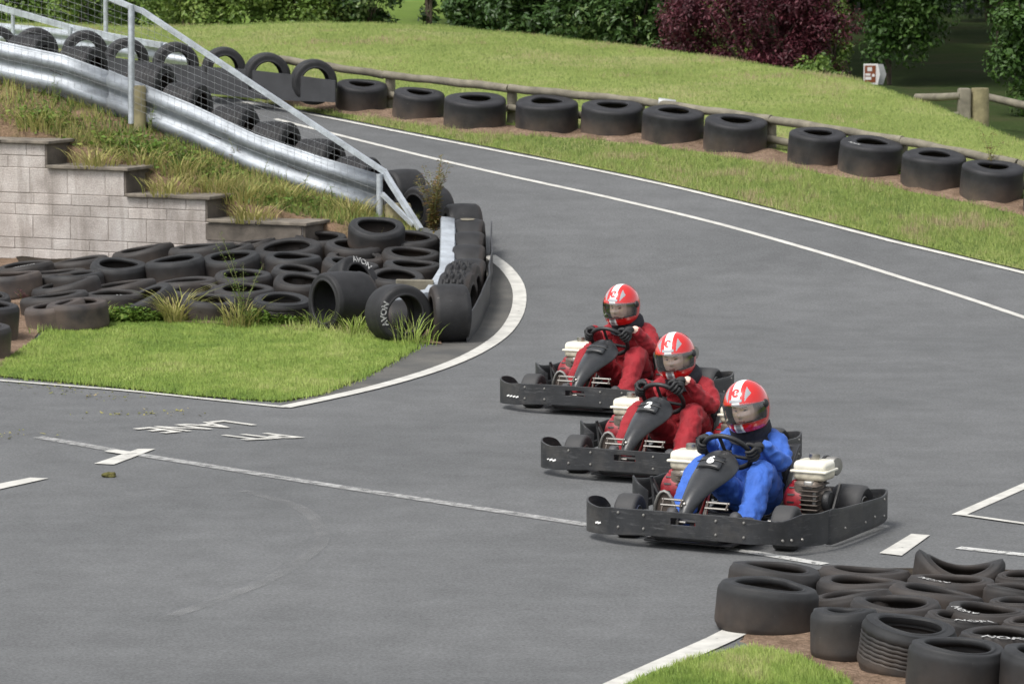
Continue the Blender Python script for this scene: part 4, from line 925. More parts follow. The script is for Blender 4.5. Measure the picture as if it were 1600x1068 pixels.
    # wheels
    for (x, y, R, W, st) in ((.46, .50, .130, .135, steer), (.46, -.50, .130, .135, steer), (-.45, .54, .130, .20, 0), (-.45, -.54, .130, .20, 0)): wheel(k, x, y, R, W, st)
    mb = MB()
    for s in (-1, 1): mb.tube([(.46, s*.40, .10), (.46, s*.40, .17)], .014, 8); mb.tube([(.46, s*.40, .12), (.50, s*.12, .12)], .008, 6); mb.rbox((.455, s*.40, .13), (.05, .04, .08), .01)
    mb.build('stub_axle', M['steel'], k)
    # nose fairing
    S = fairing_pts(); V = []; n = 13
    for i, (x, z, hw, dep) in enumerate(S):
        a = S[max(i-1, 0)]; b_ = S[min(i+1, len(S)-1)]; tx, tz = b_[0]-a[0], b_[1]-a[1]; L_ = math.hypot(tx, tz); nx, nz = tz/L_, -tx/L_
        for q in range(n):
            th = -1.45+2.9*q/(n-1); yy = hw*math.sin(th)/math.sin(1.45)-.11*max(0, x-.42); back = dep*(1-math.cos(th))*1.0
            V.append((x-nx*back*.85, yy, z-nz*back*.85))
    Fc = [(i*n+q, i*n+q+1, (i+1)*n+q+1, (i+1)*n+q) for i in range(len(S)-1) for q in range(n-1)]
    mb = MB(); mb.add(V, Fc); fo = mb.build('nose_fairing', M['fairing'], k, True, 70); s = fo.modifiers.new('sub', 'SUBSURF'); s.levels = s.render_levels = 2; s = fo.modifiers.new('thickness', 'SOLIDIFY'); s.thickness = .008; s.offset = -1
    mb = MB(); mb.lathe([(0, .006), (.007, .005), (.010, 0), (.01, -.01)], 12); o = mb.build('bolt', M['chrome'], fo); o.matrix_local = MT((.712, -.035, .268), (.9, 0, .4))
    nrm_ = Vector((.47, 0, .88)).normalized(); tn = Vector((-.88, 0, .47)).normalized()
    def plate_at(u, w, lift): return Vector((.413, 0, .475))+tn*u+Vector((0, 1, 0))*w+nrm_*lift
    mb = MB(); vs = []; 
    for u in (-.058, -.03, 0, .03, .055):
        for w in np.linspace(-.072, .072, 9): vs.append(plate_at(u, w, .011-.9*w*w*(3.2)-u*u*1.6))
    mb.add(vs, [(i*9+j, i*9+j+1, (i+1)*9+j+1, (i+1)*9+j) for i in range(4) for j in range(8)]); pl = mb.build('number_panel', M['fairing'], fo, True, 60); s = pl.modifiers.new('thickness', 'SOLIDIFY'); s.thickness = .006; s.offset = 0
    for u, ww in ((.004, .088), (-.056, .06)):
        mb = MB(); mb.tube([plate_at(u-.10*w*w*10*.0, w, .017-3.0*w*w) for w in np.linspace(-ww, ww, 9)], .0035, 6); mb.build('ridge', M['black'], pl)
    if number:
        V, Fc = text_geo(number, .092, .002, .035); vs = [plate_at(v.y-.004, v.x+.004, .019-2.9*v.x*v.x-1.6*v.y*v.y+v.z) for v in V]; mb = MB(); mb.add(vs, Fc); link('number', mb.mesh('number'), M['white'], pl, False)
    # steering wheel
    C = Vector((.17, 0, .50)); n_ = Vector((-.75, 0, .66)).normalized(); R = .145; ring = []
    for q in range(40):
        t = 2*math.pi*q/40; rr = R*(1 if math.sin(t) > -.75 else .97); ring.append(C+Vector((0, 1, 0))*rr*math.cos(t)+Vector((.66, 0, .75))*rr*math.sin(t))
    mb = MB(); mb.tube(ring, .0155, 10, closed=True); sw = mb.build('steering_wheel', M['black'], k)
    mb = MB()
    for t in (90, 205, 335):
        a = math.radians(t+steer*60); d_ = Vector((0, 1, 0))*math.cos(a)+Vector((.66, 0, .75))*math.sin(a); mb.tube([C-n_*.02, C+d_*.07-n_*.012, C+d_*R], .011, 8)
    mb.lathe([(0, .012), (.032, .01), (.036, -.02)], 16, MT(C-n_*.015, n_)); mb.tube([C-n_*.02, C-n_*.30], .011, 8); mb.build('spokes', M['black'], sw)
    # seat
    sp_ = [(.03, .10), (-.10, .075), (-.22, .065), (-.33, .09), (-.41, .17), (-.455, .28), (-.485, .40), (-.50, .47)]; wing = [.02, .06, .11, .17, .19, .17, .10, .04]; V = []; n = 15
    for i, (x, z) in enumerate(sp_):
        a = sp_[max(i-1, 0)]; b_ = sp_[min(i+1, len(sp_)-1)]; tx, tz = b_[0]-a[0], b_[1]-a[1]; L_ = math.hypot(tx, tz); nx, nz = -tz/L_*-1, tx/L_*-1
        nx, nz = (tz/L_, -tx/L_)
        for q in range(n):
            u = -1+2*q/(n-1); y = .205*math.copysign(min(abs(u)*1.25, 1), u); h_ = wing[i]*max(0, (abs(u)-.45)/.55)**1.5; V.append((x+nx*h_, y, z+nz*h_))
    mb = MB(); mb.add(V, [(i*n+q, i*n+q+1, (i+1)*n+q+1, (i+1)*n+q) for i in range(len(sp_)-1) for q in range(n-1)]); o = mb.build('seat', M['blackgloss'], k, True, 70); s = o.modifiers.new('sub', 'SUBSURF'); s.levels = s.render_levels = 2; s = o.modifiers.new('thickness', 'SOLIDIFY'); s.thickness = .01
    # pedals
    for (ya, yb_) in ((-.18, -.045), (.10, .245)):
        mb = MB(); mb.tube([(.70, ya, .285), (.70, yb_, .285)], .0075, 8); mb.tube([(.72, ya, .255), (.72, yb_, .255)], .0075, 8)
        pd = mb.build('pedal', M['chrome'], k); mb = MB(); mb.tube([(.70, ya+.01, .288), (.735, ya+.01, .22), (.68, ya+.01, .08)], .007, 6); mb.tube([(.70, yb_-.01, .288), (.735, yb_-.01, .25)], .006, 6); mb.build('bracket', M['enginedark'], pd)
    arc = [(.50+.02*math.sin(q*math.pi/10), -.25+.075*math.cos(q*math.pi/10), .10+.20*math.sin(q*math.pi/10)) for q in range(11)]; mb = MB(); mb.tube(arc, .010, 8); hg = mb.build('heel_guard', M['steel'], k); mb = MB(); mb.add([(p[0]-.004, p[1], p[2]) for p in arc], [tuple(range(11))]); mb.build('plate', M['enginedark'], hg, False)
    mb = MB(); mb.rbox((.60, .30, .14), (.14, .10, .11), .03, 3); mb.rbox((.62, -.30, .13), (.14, .11, .10), .03, 3); mb.build('foot_guard', M['plastic'], k)
    engine(k, -.15, .41, 1); engine(k, -.19, -.41, -1)
    mb = MB(); mb.tube([(.06, -.52, .09), (.03, -.55, .24), (.04, -.555, .30)], .011, 8); mb.rbox((.02, -.50, .17), (.04, .02, .26), .008, 2, rot=Matrix.Rotation(.5, 3, 'X')); mb.build('guard_strap', M['black'], k)
    for s in (1, -1):
        mb = MB(); mb.tube([(-.43, s*.34, .10), (-.50, s*.36, .32), (-.47, s*.30, .42)], .012, 8); mb.build('seat_stay', M['black'], k)
    return k
# ------------------------------------------------------------------ drivers
def skin_mesh(verts, edges, radii, sub=2, root=0):
    me = bpy.data.meshes.new('sk'); me.from_pydata(verts, edges, []); o = bpy.data.objects.new('sk', me); COL.objects.link(o)
    md = o.modifiers.new('s', 'SKIN'); md.use_smooth_shade = True
    for i, r in enumerate(radii):
        sv = me.skin_vertices[0].data[i]; sv.radius = r if isinstance(r, tuple) else (r, r); sv.use_root = (i == root)
    ss = o.modifiers.new('b', 'SUBSURF'); ss.levels = ss.render_levels = sub
    m2 = evaluated_mesh(o); bpy.data.objects.remove(o); bpy.data.meshes.remove(me); return m2
def glove(parent, grip, t, o_, n_, wrist, side):
    vs = [Vector(wrist)]; ed = []; rd = [.031]
    palm0 = grip+n_*.040+o_*.030; palm1 = grip+n_*.026+o_*.036; vs += [palm0, palm1]; ed += [(0, 1), (1, 2)]; rd += [(.034, .022), (.036, .018)]
    for q in range(4):
        u = (-.036+.024*q); ln = [.88, 1.0, .96, .78][q]; b = len(vs)
        kn = grip+t*u+o_*(.040)+n_*.010; m1 = grip+t*u*1.02+o_*.034*ln-n_*.022; m2 = grip+t*u+o_*.004-n_*.034*ln; tp_ = grip+t*u*.97-o_*.020*ln-n_*.020
        vs += [kn, m1, m2, tp_]; ed += [(2, b), (b, b+1), (b+1, b+2), (b+2, b+3)]; rd += [.0115, .0108, .010, .0085]
    b = len(vs); th = -1 if side > 0 else 1
    up = t if t.z > 0 else -t
    vs += [grip+up*.040+n_*.034+o_*.010, grip+up*.050+n_*.026-o_*.014, grip+up*.046+n_*.010-o_*.026]; ed += [(1, b), (b, b+1), (b+1, b+2)]; rd += [.014, .0125, .0095]
    me = skin_mesh([v[:] for v in vs], ed, rd, 1); return link('glove', me, M['glove'], parent)
def build_driver(loc, rz, label, suitmat, thL, thR, lean=.12, bare=False, headturn=0., hy=0.):
    d = empty('person', loc, rz, label, 'kart driver', None)
    C = Vector((.17, 0, .50)); n_ = Vector((-.75, 0, .66)).normalized(); U = Vector((0, 1, 0)); W = Vector((.66, 0, .75)).normalized(); R = .145
    gr = []
    for th in (thL, thR):
        a = math.radians(th); o_ = U*math.cos(a)+W*math.sin(a); t = -U*math.sin(a)+W*math.cos(a); gr.append((C+o_*R, t, o_))
    wl = gr[0][0]+n_*.085+gr[0][2]*.045+Vector((-.02, 0, -.012)); wr = gr[1][0]+n_*.085+gr[1][2]*.012+Vector((-.02, 0, -.012))
    V = [(-.30, 0, .17), (-.305, 0, .30), (-.265, 0, .43), (-.225, 0, .525), (-.18, 0, .60), (-.14, 0, .69), (-.12, 0, .76)]
    Rr = [(.14, .125), (.135, .115), (.165, .125), (.12, .09), (.062, .062), (.085, .08), (.075, .07)]
    E = [(0, 1), (1, 2), (2, 3), (3, 4), (4, 5), (5, 6)]
    for s, wv in ((1, wl), (-1, wr)):
        b = len(V); sh = Vector((-.215, s*.15, .525)); el = Vector((-.075, .25, .40)) if s > 0 else Vector((-.09, -.215, .42)); 
        V += [(-.22, s*.085, .53), sh[:], (sh.lerp(el, .5)+Vector((0, s*.012, 0)))[:], el[:], (el.lerp(wv, .5))[:], wv[:]]
        Rr += [.085, .078, .066, .063, .053, .038]; E += [(3, b), (b, b+1), (b+1, b+2), (b+2, b+3), (b+3, b+4), (b+4, b+5)]
    for s in (1, -1):
        b = len(V); kn = Vector((.10, s*.185, .405)); an = Vector((.375, s*.215, .115))
        V += [(-.22, s*.10, .16), (-.06, s*.155, .29), kn[:], (.17, s*.205, .34), (.27, s*.21, .225), an[:], (.405, s*.215, .085)]
        Rr += [.10, .090, .082, .081, .077, .071, .062]; E += [(0, b)]+[(b+q, b+q+1) for q in range(6)]
    me = skin_mesh(V, E, Rr, 3)
    # cloth folds
    co = np.empty(len(me.vertices)*3, np.float32); me.vertices.foreach_get('co', co); co = co.reshape(-1, 3); no = np.array([v.normal[:] for v in me.vertices])
    sd_ = len(label)*3.7
    nn = np.array([mnoise.noise((p[0]*13+sd_, p[1]*13, p[2]*13))*.6+(.5-abs(mnoise.noise((p[0]*14+p[2]*9, p[1]*16+sd_, p[2]*14-p[0]*9)))*2.2)*.75 for p in co]); amp = np.where(co[:, 2] > .60, 0, .017)
    co = co+no*(nn*amp)[:, None]; me.vertices.foreach_set('co', co.ravel()); me.update()
    me.materials.append(suitmat); me.materials.append(M['skin']); mi = []
    for p in me.polygons:
        c = p.center; m_ = 1 if c.z > .615 and abs(c.y) < .12 else 0
        if bare and ((c-wl).length < .045): m_ = 1
        mi.append(m_)
    me.polygons.foreach_set('material_index', mi); body = link('body', me, [], d)
    for (g_, t, o_), w_, s in ((gr[0], wl, 1), (gr[1], wr, -1)): glove(d, g_, t, o_, n_, w_, s)
    # fleece neck
    mb = MB(); prof = [(.070, .055), (.098, .05), (.122, .02), (.128, -.015), (.12, -.05), (.135, -.075), (.12, -.085), (.07, -.06)]
    mb.lathe(prof, 32, MT((-.165, 0, .615), (.25, 0, 1)), closed=True); mb.build('neck_warmer', M['fleece'], d)
    # shoes
    for s in (1, -1):
        me = skin_mesh([(.40, s*.215, .085), (.425, s*.215, .075), (.47, s*.21, .125), (.515, s*.20, .175), (.535, s*.198, .20)], [(0, 1), (1, 2), (2, 3), (3, 4)], [.045, .048, .042, .042, .032], 2); link('shoe', me, M['shoe'], d)
    # helmet
    hm = Matrix.Translation((-.105, hy, .742)) @ Matrix.Scale(1.07, 4) @ Matrix.Rotation(headturn, 4, 'Z') @ Matrix.Rotation(lean, 4, 'X') @ Matrix.Rotation(.10, 4, 'Y')
    NU, NV = 228, 132; Vh = []; Fh = []; mi = []
    def hp(a, t, sc=1.):
        z = math.cos(t); r = math.sin(t); x, y = r*math.cos(a), r*math.sin(a)
        X = .152*x; Y = .126*y; Z = .148*z if z > 0 else .165*z
        if x > 0 and z < 0: X *= 1+.16*min(1, -z*1.7)
        if x < 0 and z < 0: X *= 1-.05*-z
        if z < 0: Y *= 1-.06*z*z; f = 1+.22*z*z; X *= f; Y *= f
        return Vector((X*sc, Y*sc, Z*sc))
    tmax = 2.42
    for i in range(NV+1):
        for j in range(NU): Vh.append(hp(2*math.pi*j/NU, tmax*i/NV+.0001))
    def port(p): 
        return p.x > .018 and -.068+.10*max(0, .06-p.x)*.0 < p.z < .034-.10*abs(p.y)*.6
    for i in range(NV):
        for j in range(NU):
            f = (i*NU+j, (i+1)*NU+j, (i+1)*NU+(j+1) % NU, i*NU+(j+1) % NU); c = (Vh[f[0]]+Vh[f[1]]+Vh[f[2]]+Vh[f[3]])/4
            if port(c): continue
            ay = abs(c.y); m_ = 0
            if c.z > .03:
                if ay < .024: m_ = 1
                elif c.x > 0 and .024 <= ay < .037: m_ = 0
                elif c.x > -.01 and .050 < c.z < .122 and ay > .050 and ay < .050+.028*(1-abs(c.z-.086)/.036) : m_ = 2
            elif c.z < -.072 and c.x > 0.05:
                w_ = .026+.10*max(0, -.105-c.z)
                if ay < w_: m_ = 1
                if ay < .014 and c.z > -.118: m_ = 2
            if c.z < -.105 and c.x < .09 and m_ == 0: m_ = 3 if c.z < -.118 else 0
            Fh.append(f); mi.append(m_)
    mh = bpy.data.meshes.new('helmet'); mh.from_pydata([v[:] for v in Vh], [], Fh); mh.validate()
    for mm in (M['helm'], M['helmw'], M['helmg'], M['helmd'], M['lining']): mh.materials.append(mm)
    mh.polygons.foreach_set('material_index', mi[:len(mh.polygons)])
    bm = bmesh.new(); bm.from_mesh(mh); bmesh.ops.recalc_face_normals(bm, faces=bm.faces)
    if sum(f.normal.dot(f.calc_center_median()) for f in bm.faces) < 0: bmesh.ops.reverse_faces(bm, faces=bm.faces)
    bm.to_mesh(mh); bm.free()
    he = link('helmet', mh, [], d); he.matrix_local = hm
    s = he.modifiers.new('thickness', 'SOLIDIFY'); s.thickness = .02; s.offset = -1; s.material_offset = 4; s.material_offset_rim = 4
    # visor
    Vv = []; Fv = []; na, nz = 40, 10
    for i in range(nz+1):
        for j in range(na+1):
            a = math.radians(-88+176*j/na); zt = .046-.018*abs(a)/1.5; zb = -.078+.022*(abs(a)/1.5)**2; z = zb+(zt-zb)*i/nz
            t = math.acos(z/.148) if z > 0 else math.acos(z/.165); Vv.append(hp(a, t, 1.018)[:])
    for i in range(nz):
        for j in range(na): Fv.append((i*(na+1)+j, i*(na+1)+j+1, (i+1)*(na+1)+j+1, (i+1)*(na+1)+j))
    mb = MB(); mb.add(Vv, Fv); vo = mb.build('visor', M['visor'], he, True, 80)
    for s_ in (1, -1):
        mb = MB(); mb.lathe([(0, .01), (.012, .009), (.02, .006), (.024, 0), (.024, -.006)], 20, MT(hp(s_*math.radians(84), 1.50, 1.02), (.15, s_, .05))); mb.build('visor_pivot', M['black'], vo)
    # brow label and disc with S
    def onh(yy, z, sc): 
        t = math.acos(max(-1, min(1, z/.148))); x_ = math.sin(t); a = math.asin(max(-1, min(1, yy/(.126*x_)))); return hp(a, t, sc)
    mb = MB(); vs = [onh(0, .096, 1.022)]; rg = []
    for q in range(24):
        for f_ in (.5, 1.): vs.append(onh(.021*f_*math.cos(q*math.pi/12)*1.1, .096+.020*f_*math.sin(q*math.pi/12), 1.022))
    for q in range(24):
        a_, b_ = 1+2*q, 1+2*((q+1) % 24); rg += [(0, a_, b_), (a_, a_+1, b_+1, b_)]
    mb.add(vs, rg); ds_ = mb.build('emblem', M['helm'], he)
    V, Fc = text_geo('S', .028, 0, .02); mb = MB(); mb.add([onh(v.x, .096+v.y, 1.030) for v in V], Fc); link('emblem_letter', mb.mesh('s'), M['helmw'], ds_, False)
    mb = MB(); vs = []
    for z in (.050, .057, .064):
        for y in np.linspace(-.036, .036, 9): vs.append(onh(y, z, 1.022))
    mb.add(vs, [(i*9+j, i*9+j+1, (i+1)*9+j+1, (i+1)*9+j) for i in range(2) for j in range(8)]); lb = mb.build('brow_vent', M['helmg'], he)
    # face
    Vf = []; Ff = []; nu, nv = 41, 45
    def g2(u, v, cu, cv, su, sv): return math.exp(-((u-cu)/su)**2-((v-cv)/sv)**2)
    fm = []
    for i in range(nv):
        for j in range(nu):
            u = -1.25+2.5*j/(nu-1); v = -1+2*i/(nv-1)     # u angle, v height
            wv_ = .070*(1-.22*max(0, -v)**1.5)*math.sqrt(max(0.02, 1-.55*v*v*(1 if v > 0 else .8))); x = wv_*1.08*math.cos(u); y = wv_*math.sin(u); z = .095*v; yn = y/.07
            dx = .022*g2(yn, v, 0, -.10, .20, .16)+.012*g2(yn, v, 0, .08, .13, .25)-.013*(g2(yn, v, .45, .18, .22, .13)+g2(yn, v, -.45, .18, .22, .13))+.006*g2(yn, v, 0, .36, .8, .09)+.007*g2(yn, v, 0, -.45, .28, .08)-.004*g2(yn, v, 0, -.46, .25, .025)+.008*g2(yn, v, 0, -.78, .3, .15)
            Vf.append((x+dx, y, z))
    for i in range(nv-1):
        for j in range(nu-1):
            f = (i*nu+j, i*nu+j+1, (i+1)*nu+j+1, (i+1)*nu+j); c = np.mean([Vf[q] for q in f], 0); yn = c[1]/.07; v = c[2]/.095; m_ = 0
            for s_ in (1, -1):
                q_ = ((yn-s_*.43)/.17)**2+((v-.18)/.06)**2
                if q_ < 1: m_ = 1 if abs(yn-s_*.41) < .085 else 4
                if abs(yn-s_*.45) < .24 and abs(v-(.40+.05*(abs(yn)-.45))) < .022: m_ = 3
            if (yn/.30)**2+((v+.46)/.06)**2 < 1: m_ = 2
            Ff.append(f); fm.append(m_)
    mf = bpy.data.meshes.new('face'); mf.from_pydata(Vf, [], Ff); mf.validate()
    for mm in (M['skin'], M['eye'], M['lip'], M['brow'], M['eyewhite']): mf.materials.append(mm)
    mf.polygons.foreach_set('material_index', fm); fo = link('face', mf, [], he); fo.location = (.030, 0, -.025)
    return d
KH = math.radians(180+63)
def kart_at(px, py): return tuple(hit(px, py))
K3 = kart_at(1154, 830); K2 = kart_at(1051, 731); K1 = kart_at(966, 631)
build_kart('kart', K3, KH, 'nearest black kart with a white 6 on its fairing, carrying the driver in blue', '6', .10, [(-.58, .12, .03), (-.56, .12, .03)])
kk2 = build_kart('kart', K2, KH+.02, 'middle black kart wearing a clear white number 2 on its fairing', '2', .06, [(-.57, .12, .035), (-.545, .12, .035), (-.60, .12, .02)])
kk1 = build_kart('kart', K1, KH+.03, 'rearmost black kart with no number on its fairing', None, .06, [(-.58, .12, .03), (-.55, .12, .03), (-.52, .12, .03), (-.49, .12, .03)])
build_driver(K3, KH, 'kart driver in a bright blue overall and red and white helmet', M['suitblue'], 2, 163, .14)
build_driver(K2, KH+.02, 'kart driver in red overall in the middle kart, bare left wrist above the glove', M['suitred'], 38, 158, .10, True, .10, -.03)
build_driver(K1, KH+.03, 'kart driver in red overall sitting in the rearmost kart without a number', M['suitred'], 24, 160, .02, True, -.06, -.02)
kk2.scale = (.97, .97, .97); kk1.scale = (.985, .985, .985)
# ================================================================== VEGETATION
def leafcloud(name, C, rad, n, size, mat, parent=None, nclump=40, lobe=.28, asp=.55, seed=0, flat=.0, tintbias=0., droop=0.):
    r = np.random.default_rng(seed); C = np.array(C, float); rad = np.array(rad, float)
    d = r.normal(size=(nclump, 3)); d /= np.linalg.norm(d, axis=1)[:, None]; cl = d*rad*(.45+.5*r.random((nclump, 1)))
    cl[:, 2] = np.maximum(cl[:, 2], -rad[2]*.95); csz = lobe*(.6+.8*r.random(nclump)); ct = r.normal(0, .13, nclump)
    k = r.integers(0, nclump, n); off = r.normal(size=(n, 3)); off /= np.linalg.norm(off, axis=1)[:, None]; off *= (r.random((n, 1))**.45)
    P = cl[k]+off*csz[k][:, None]*rad.mean(); nrm = off+np.array([0, 0, .7])+r.normal(0, .45, (n, 3)); nrm /= np.linalg.norm(nrm, axis=1)[:, None]
    t = np.cross(nrm, r.normal(size=(n, 3))); t /= np.linalg.norm(t, axis=1)[:, None]; t[:, 2] -= droop; b = np.cross(nrm, t)
    L_ = size*(.6+.8*r.random((n, 1)))
    V = np.stack([P-t*L_/2, P+b*L_*asp/2+nrm*L_*.06, P+t*L_/2, P-b*L_*asp/2+nrm*L_*.06], 1).reshape(-1, 3)+C
    me = npmesh(name, V, np.arange(n*4).reshape(-1, 4), 4); add_tint(me, np.clip(.45+ct[k]+r.normal(0, .17, n)+tintbias, 0, 1)); return link(name, me, mat, parent, False)
bseed = [100]
def bush(name, px, py, Y, wpx, hm, n, size, mat, label, cat, group=None, depth=1.0, trunk=.05, lobe=.28, nclump=40, asp=.55, tb=0., droop=0., zoff=0.):
    bseed[0] += 1; p = at(px, py, Y); z = float(hillG(p[0], p[1])); rx = wpx/2*Y/F
    root = empty(name, (p[0], p[1], z), 0, label, cat, group)
    leafcloud('foliage', (0, 0, hm*.5+zoff), (rx, depth*rx, hm*.5), n, size, mat, root, nclump, lobe, asp, bseed[0], tintbias=tb, droop=droop)
    mb = MB(); r = random.Random(bseed[0])
    for q in range(5):
        a = r.uniform(0, 6.28); e = Vector((math.cos(a)*rx*.6, math.sin(a)*rx*.6, hm*r.uniform(.55, .8)+zoff)); m_ = Vector((e.x*.3, e.y*.3, e.z*.5)); mb.tube([(0, 0, -.2), m_, e], [trunk, trunk*.6, trunk*.2], 7)
    mb.build('trunk', M['bark'], root); return root
g = 'hedge shrubs on the hill behind the wire mesh'
for i, (px, Y, w, h_, lab, tb) in enumerate(((-10, 58, 190, 2.6, 'dark leafy hedge shrub in the upper left corner behind the mesh', -.05), (115, 58, 190, 2.7, 'dense dark green hedge shrub behind the mesh left of the slim post', -.12), (215, 60, 130, 2.6, 'green hedge shrub behind the tall fence upright on the hill', -.05))):
    bush('hedge_shrub', px, 20, Y, w*1.15, h_*1.1, 13000, .085, M['hedge'], lab, 'shrub', g, tb=tb, zoff=-.35, trunk=.02, nclump=70)
g = 'hedge shrubs along the top of the grass hill'
for i, (px, Y, w, h_, lab, tb) in enumerate(((290, 57, 130, 2.3, 'bright green bramble-like hedge shrub just right of the fence top', .14), (380, 57, 120, 2.2, 'light green hedge shrub on the hilltop above the standing belt tyres', .12), (455, 57, 110, 2.3, 'leafy mid green hedge shrub on the hilltop left of the brownish one', .05))):
    bush('hedge_shrub', px, 20, Y, w*1.2, h_*1.1, 12000, .08, M['hedge'], lab, 'shrub', g, tb=tb, zoff=-.4, trunk=.02, nclump=70)
bush('shrub', 505, 20, 58, 100, 2.4, 7500, .08, M['weedred'], 'brownish thin shrub in the hilltop hedge gap', 'shrub', None, tb=-.25, zoff=-.35, trunk=.02)
bush('shrub', 572, 20, 57.5, 110, 2.5, 9000, .09, M['laurel'], 'dark shrub on the hilltop left of the bright field gap', 'shrub', None, tb=-.02, zoff=-.35, trunk=.02)
bush('shrub', 672, 20, 58, 34, 2.6, 900, .12, M['laurel'], 'thin dark sapling standing in the middle of the bright field gap', 'shrub', None, tb=-.1)
g = 'glossy dark laurel bushes behind the hill crest'
for (px, Y, w, h_, lab, tb) in ((745, 55.5, 110, 2.5, 'glossy laurel bush leftmost of the dark clump, beside the bright field gap', 0), (830, 54.5, 130, 2.6, 'glossy laurel bush in the dark clump, second from the field gap', .03), (915, 53.5, 130, 2.6, 'glossy laurel bush in the dark clump, nearer the maroon tree', .06), (995, 53, 110, 2.5, 'glossy laurel bush half covered by the maroon tree\'s left side', .02)):
    bush('laurel_bush', px, 60, Y, w*1.1, h_, 14000, .095, M['laurel'], lab, 'bush', g, asp=.5, tb=tb, zoff=-.3, trunk=.02, nclump=70)
a = bush('maroon_tree', 1178, 92, 51.8, 340, 2.6, 60000, .058, M['acer'], 'spreading maroon-leaved ornamental tree behind the hill crest', 'tree', None, depth=.5, nclump=120, lobe=.23, asp=.4, trunk=.04, droop=.25, zoff=-.05)
bush('shrub', 1285, 112, 50.0, 110, .85, 3800, .075, M['hedge'], 'low green shrub under the maroon tree at the crest', 'shrub', None, tb=-.05)
bush('shrub', 1300, 105, 53.0, 50, 2.0, 2600, .08, M['hedge'], 'yellowish green slim shrub between the maroon tree and the brown sign', 'shrub', None, tb=0.)
bush('tree', 1392, 80, 57.5, 190, 3.6, 20000, .09, M['tree'], 'dark green broadleaf tree above the brown sign', 'tree', None, tb=-.2, zoff=.3, nclump=70, trunk=.02)
bush('tree', 1615, 150, 50.5, 150, 3.4, 18000, .08, M['tree'], 'dark overhanging tree at the right edge above the fence', 'tree', None, tb=-.18)
# woodland that shades the lane
g = 'tall trees standing over the shady lane'
for (px, Y, rx, zc, rz, n, lab) in ((1290, 60, 4.2, 6.0, 2.6, 11000, 'tall tree whose crown overhangs the lane behind the maroon tree'), (1575, 70, 4.8, 6.2, 2.8, 12000, 'tall tree at the far end of the shady lane'), (1640, 58, 4.2, 6.0, 2.8, 11000, 'tall tree to the right of the shady lane'), (1420, 88, 5.5, 6.0, 4.0, 12000, 'dense tree closing the far end of the lane'), (1060, 63, 4.0, 6.0, 2.6, 9000, 'tall tree behind the laurel bushes'), (1600, 82, 5.0, 5.5, 3.8, 11000, 'dense tree far right behind the lane'), (1250, 84, 5.0, 5.2, 4.0, 11000, 'dense tree far behind the maroon tree'), (900, 74, 5.0, 5.2, 3.8, 11000, 'dense tree far behind the laurel bushes')):
    bseed[0] += 1; p = at(px, 60, Y); z = float(hillG(p[0], p[1])); root = empty('tree', (p[0], p[1], z), 0, lab, 'tree', g)
    leafcloud('crown', (0, 0, zc), (rx, rx, rz), n, .42, M['tree'], root, 60, .25, .6, bseed[0], tintbias=-.1)
    mb = MB(); mb.tube([(0, 0, -.3), (.05, 0, zc*.4), (0, .1, zc)], [.26, .20, .08], 12)
    for q in range(6):
        a_ = q*1.05; mb.tube([(.03, 0, zc*.45+q*.1), (math.cos(a_)*rx*.35, math.sin(a_)*rx*.35, zc*.75), (math.cos(a_)*rx*.7, math.sin(a_)*rx*.7, zc)], [.11, .07, .02], 7)
    mb.build('trunk', M['bark'], root)
g = 'dark understorey shrubs at the far end of the lane'
for (px, Y, w, h_, lab) in ((1360, 74, 160, 3.2, 'dark understorey shrub behind the brown sign'), (1455, 82, 150, 3.4, 'dark understorey shrub closing the middle of the lane'), (1545, 78, 150, 3.3, 'dark understorey shrub behind the paired fence posts'), (1630, 70, 140, 3.2, 'dark understorey shrub at the right frame edge')):
    bush('shrub', px, 60, Y, w, h_, 6000, .16, M['tree'], lab, 'shrub', g, tb=-.2)
Patch(np.array([[4.2, 53.], [6.0, 47.5], [9.5, 44.]]), np.array([[6., 100.], [26., 100.]]), 30, 60).build('lane_shade_floor', .13, M['laneshade'], rough=.05, gf=hillG)  # dark patch over the lane ground, painting in its tree shade
def clear(P):
    k = np.ones(len(P), bool)
    for (x, y, r) in TYPOS: k &= np.hypot(P[:, 0]-x, P[:, 1]-y) > r*.97
    return P[k]
Pb = bk.sample(20000); pn = np.array([mnoise.noise((p[0]*1.5, p[1]*1.5, 9.)) for p in Pb]); Pb = clear(Pb[rng.random(len(Pb)) < np.clip(.36+1.6*pn+.6*sstep(-4.0, -2.3, Pb[:, 0]), .05, 1)])
blades('bank_grass', Pb, .035, .15, .009, M['drygrass'], .02, label='dry yellowing grass growing over the earth bank below the crash barrier', lean=1.2, patch=.7)
Pb = clear(bk.sample(2600)); blades('bank_weeds', Pb, .05, .16, .016, M['weed'], .02, label='green weeds scattered over the earth bank', lean=1.0)
def bankpatch(px, py, n, r, label):
    c = hit(px, py); bseed[0] += 1; q = np.random.default_rng(bseed[0]); xy = c[:2]+q.normal(0, 1, (n, 2))*np.array([r, r*.6]); z = G(xy[:, 0], xy[:, 1])+.02+.10*q.random(n)
    a = q.random(n)*6.28; L_ = .028*(.5+.9*q.random((n, 1))); C_ = np.concatenate([xy, z[:, None]], -1); t = np.stack([np.cos(a), np.sin(a), .4*q.normal(size=n)], -1); b = np.stack([-np.sin(a), np.cos(a), .5+.4*q.normal(size=n)], -1)
    me = npmesh('ground_weeds', np.stack([C_-t*L_, C_+b*L_*.45, C_+t*L_, C_-b*L_*.45], 1).reshape(-1, 3), np.arange(n*4).reshape(-1, 4), 4); add_tint(me, np.clip(q.normal(.55, .2, n), 0, 1)); o = link('ground_weeds', me, M['weed'], None, False); tag(o, label, 'weeds', kind='stuff')
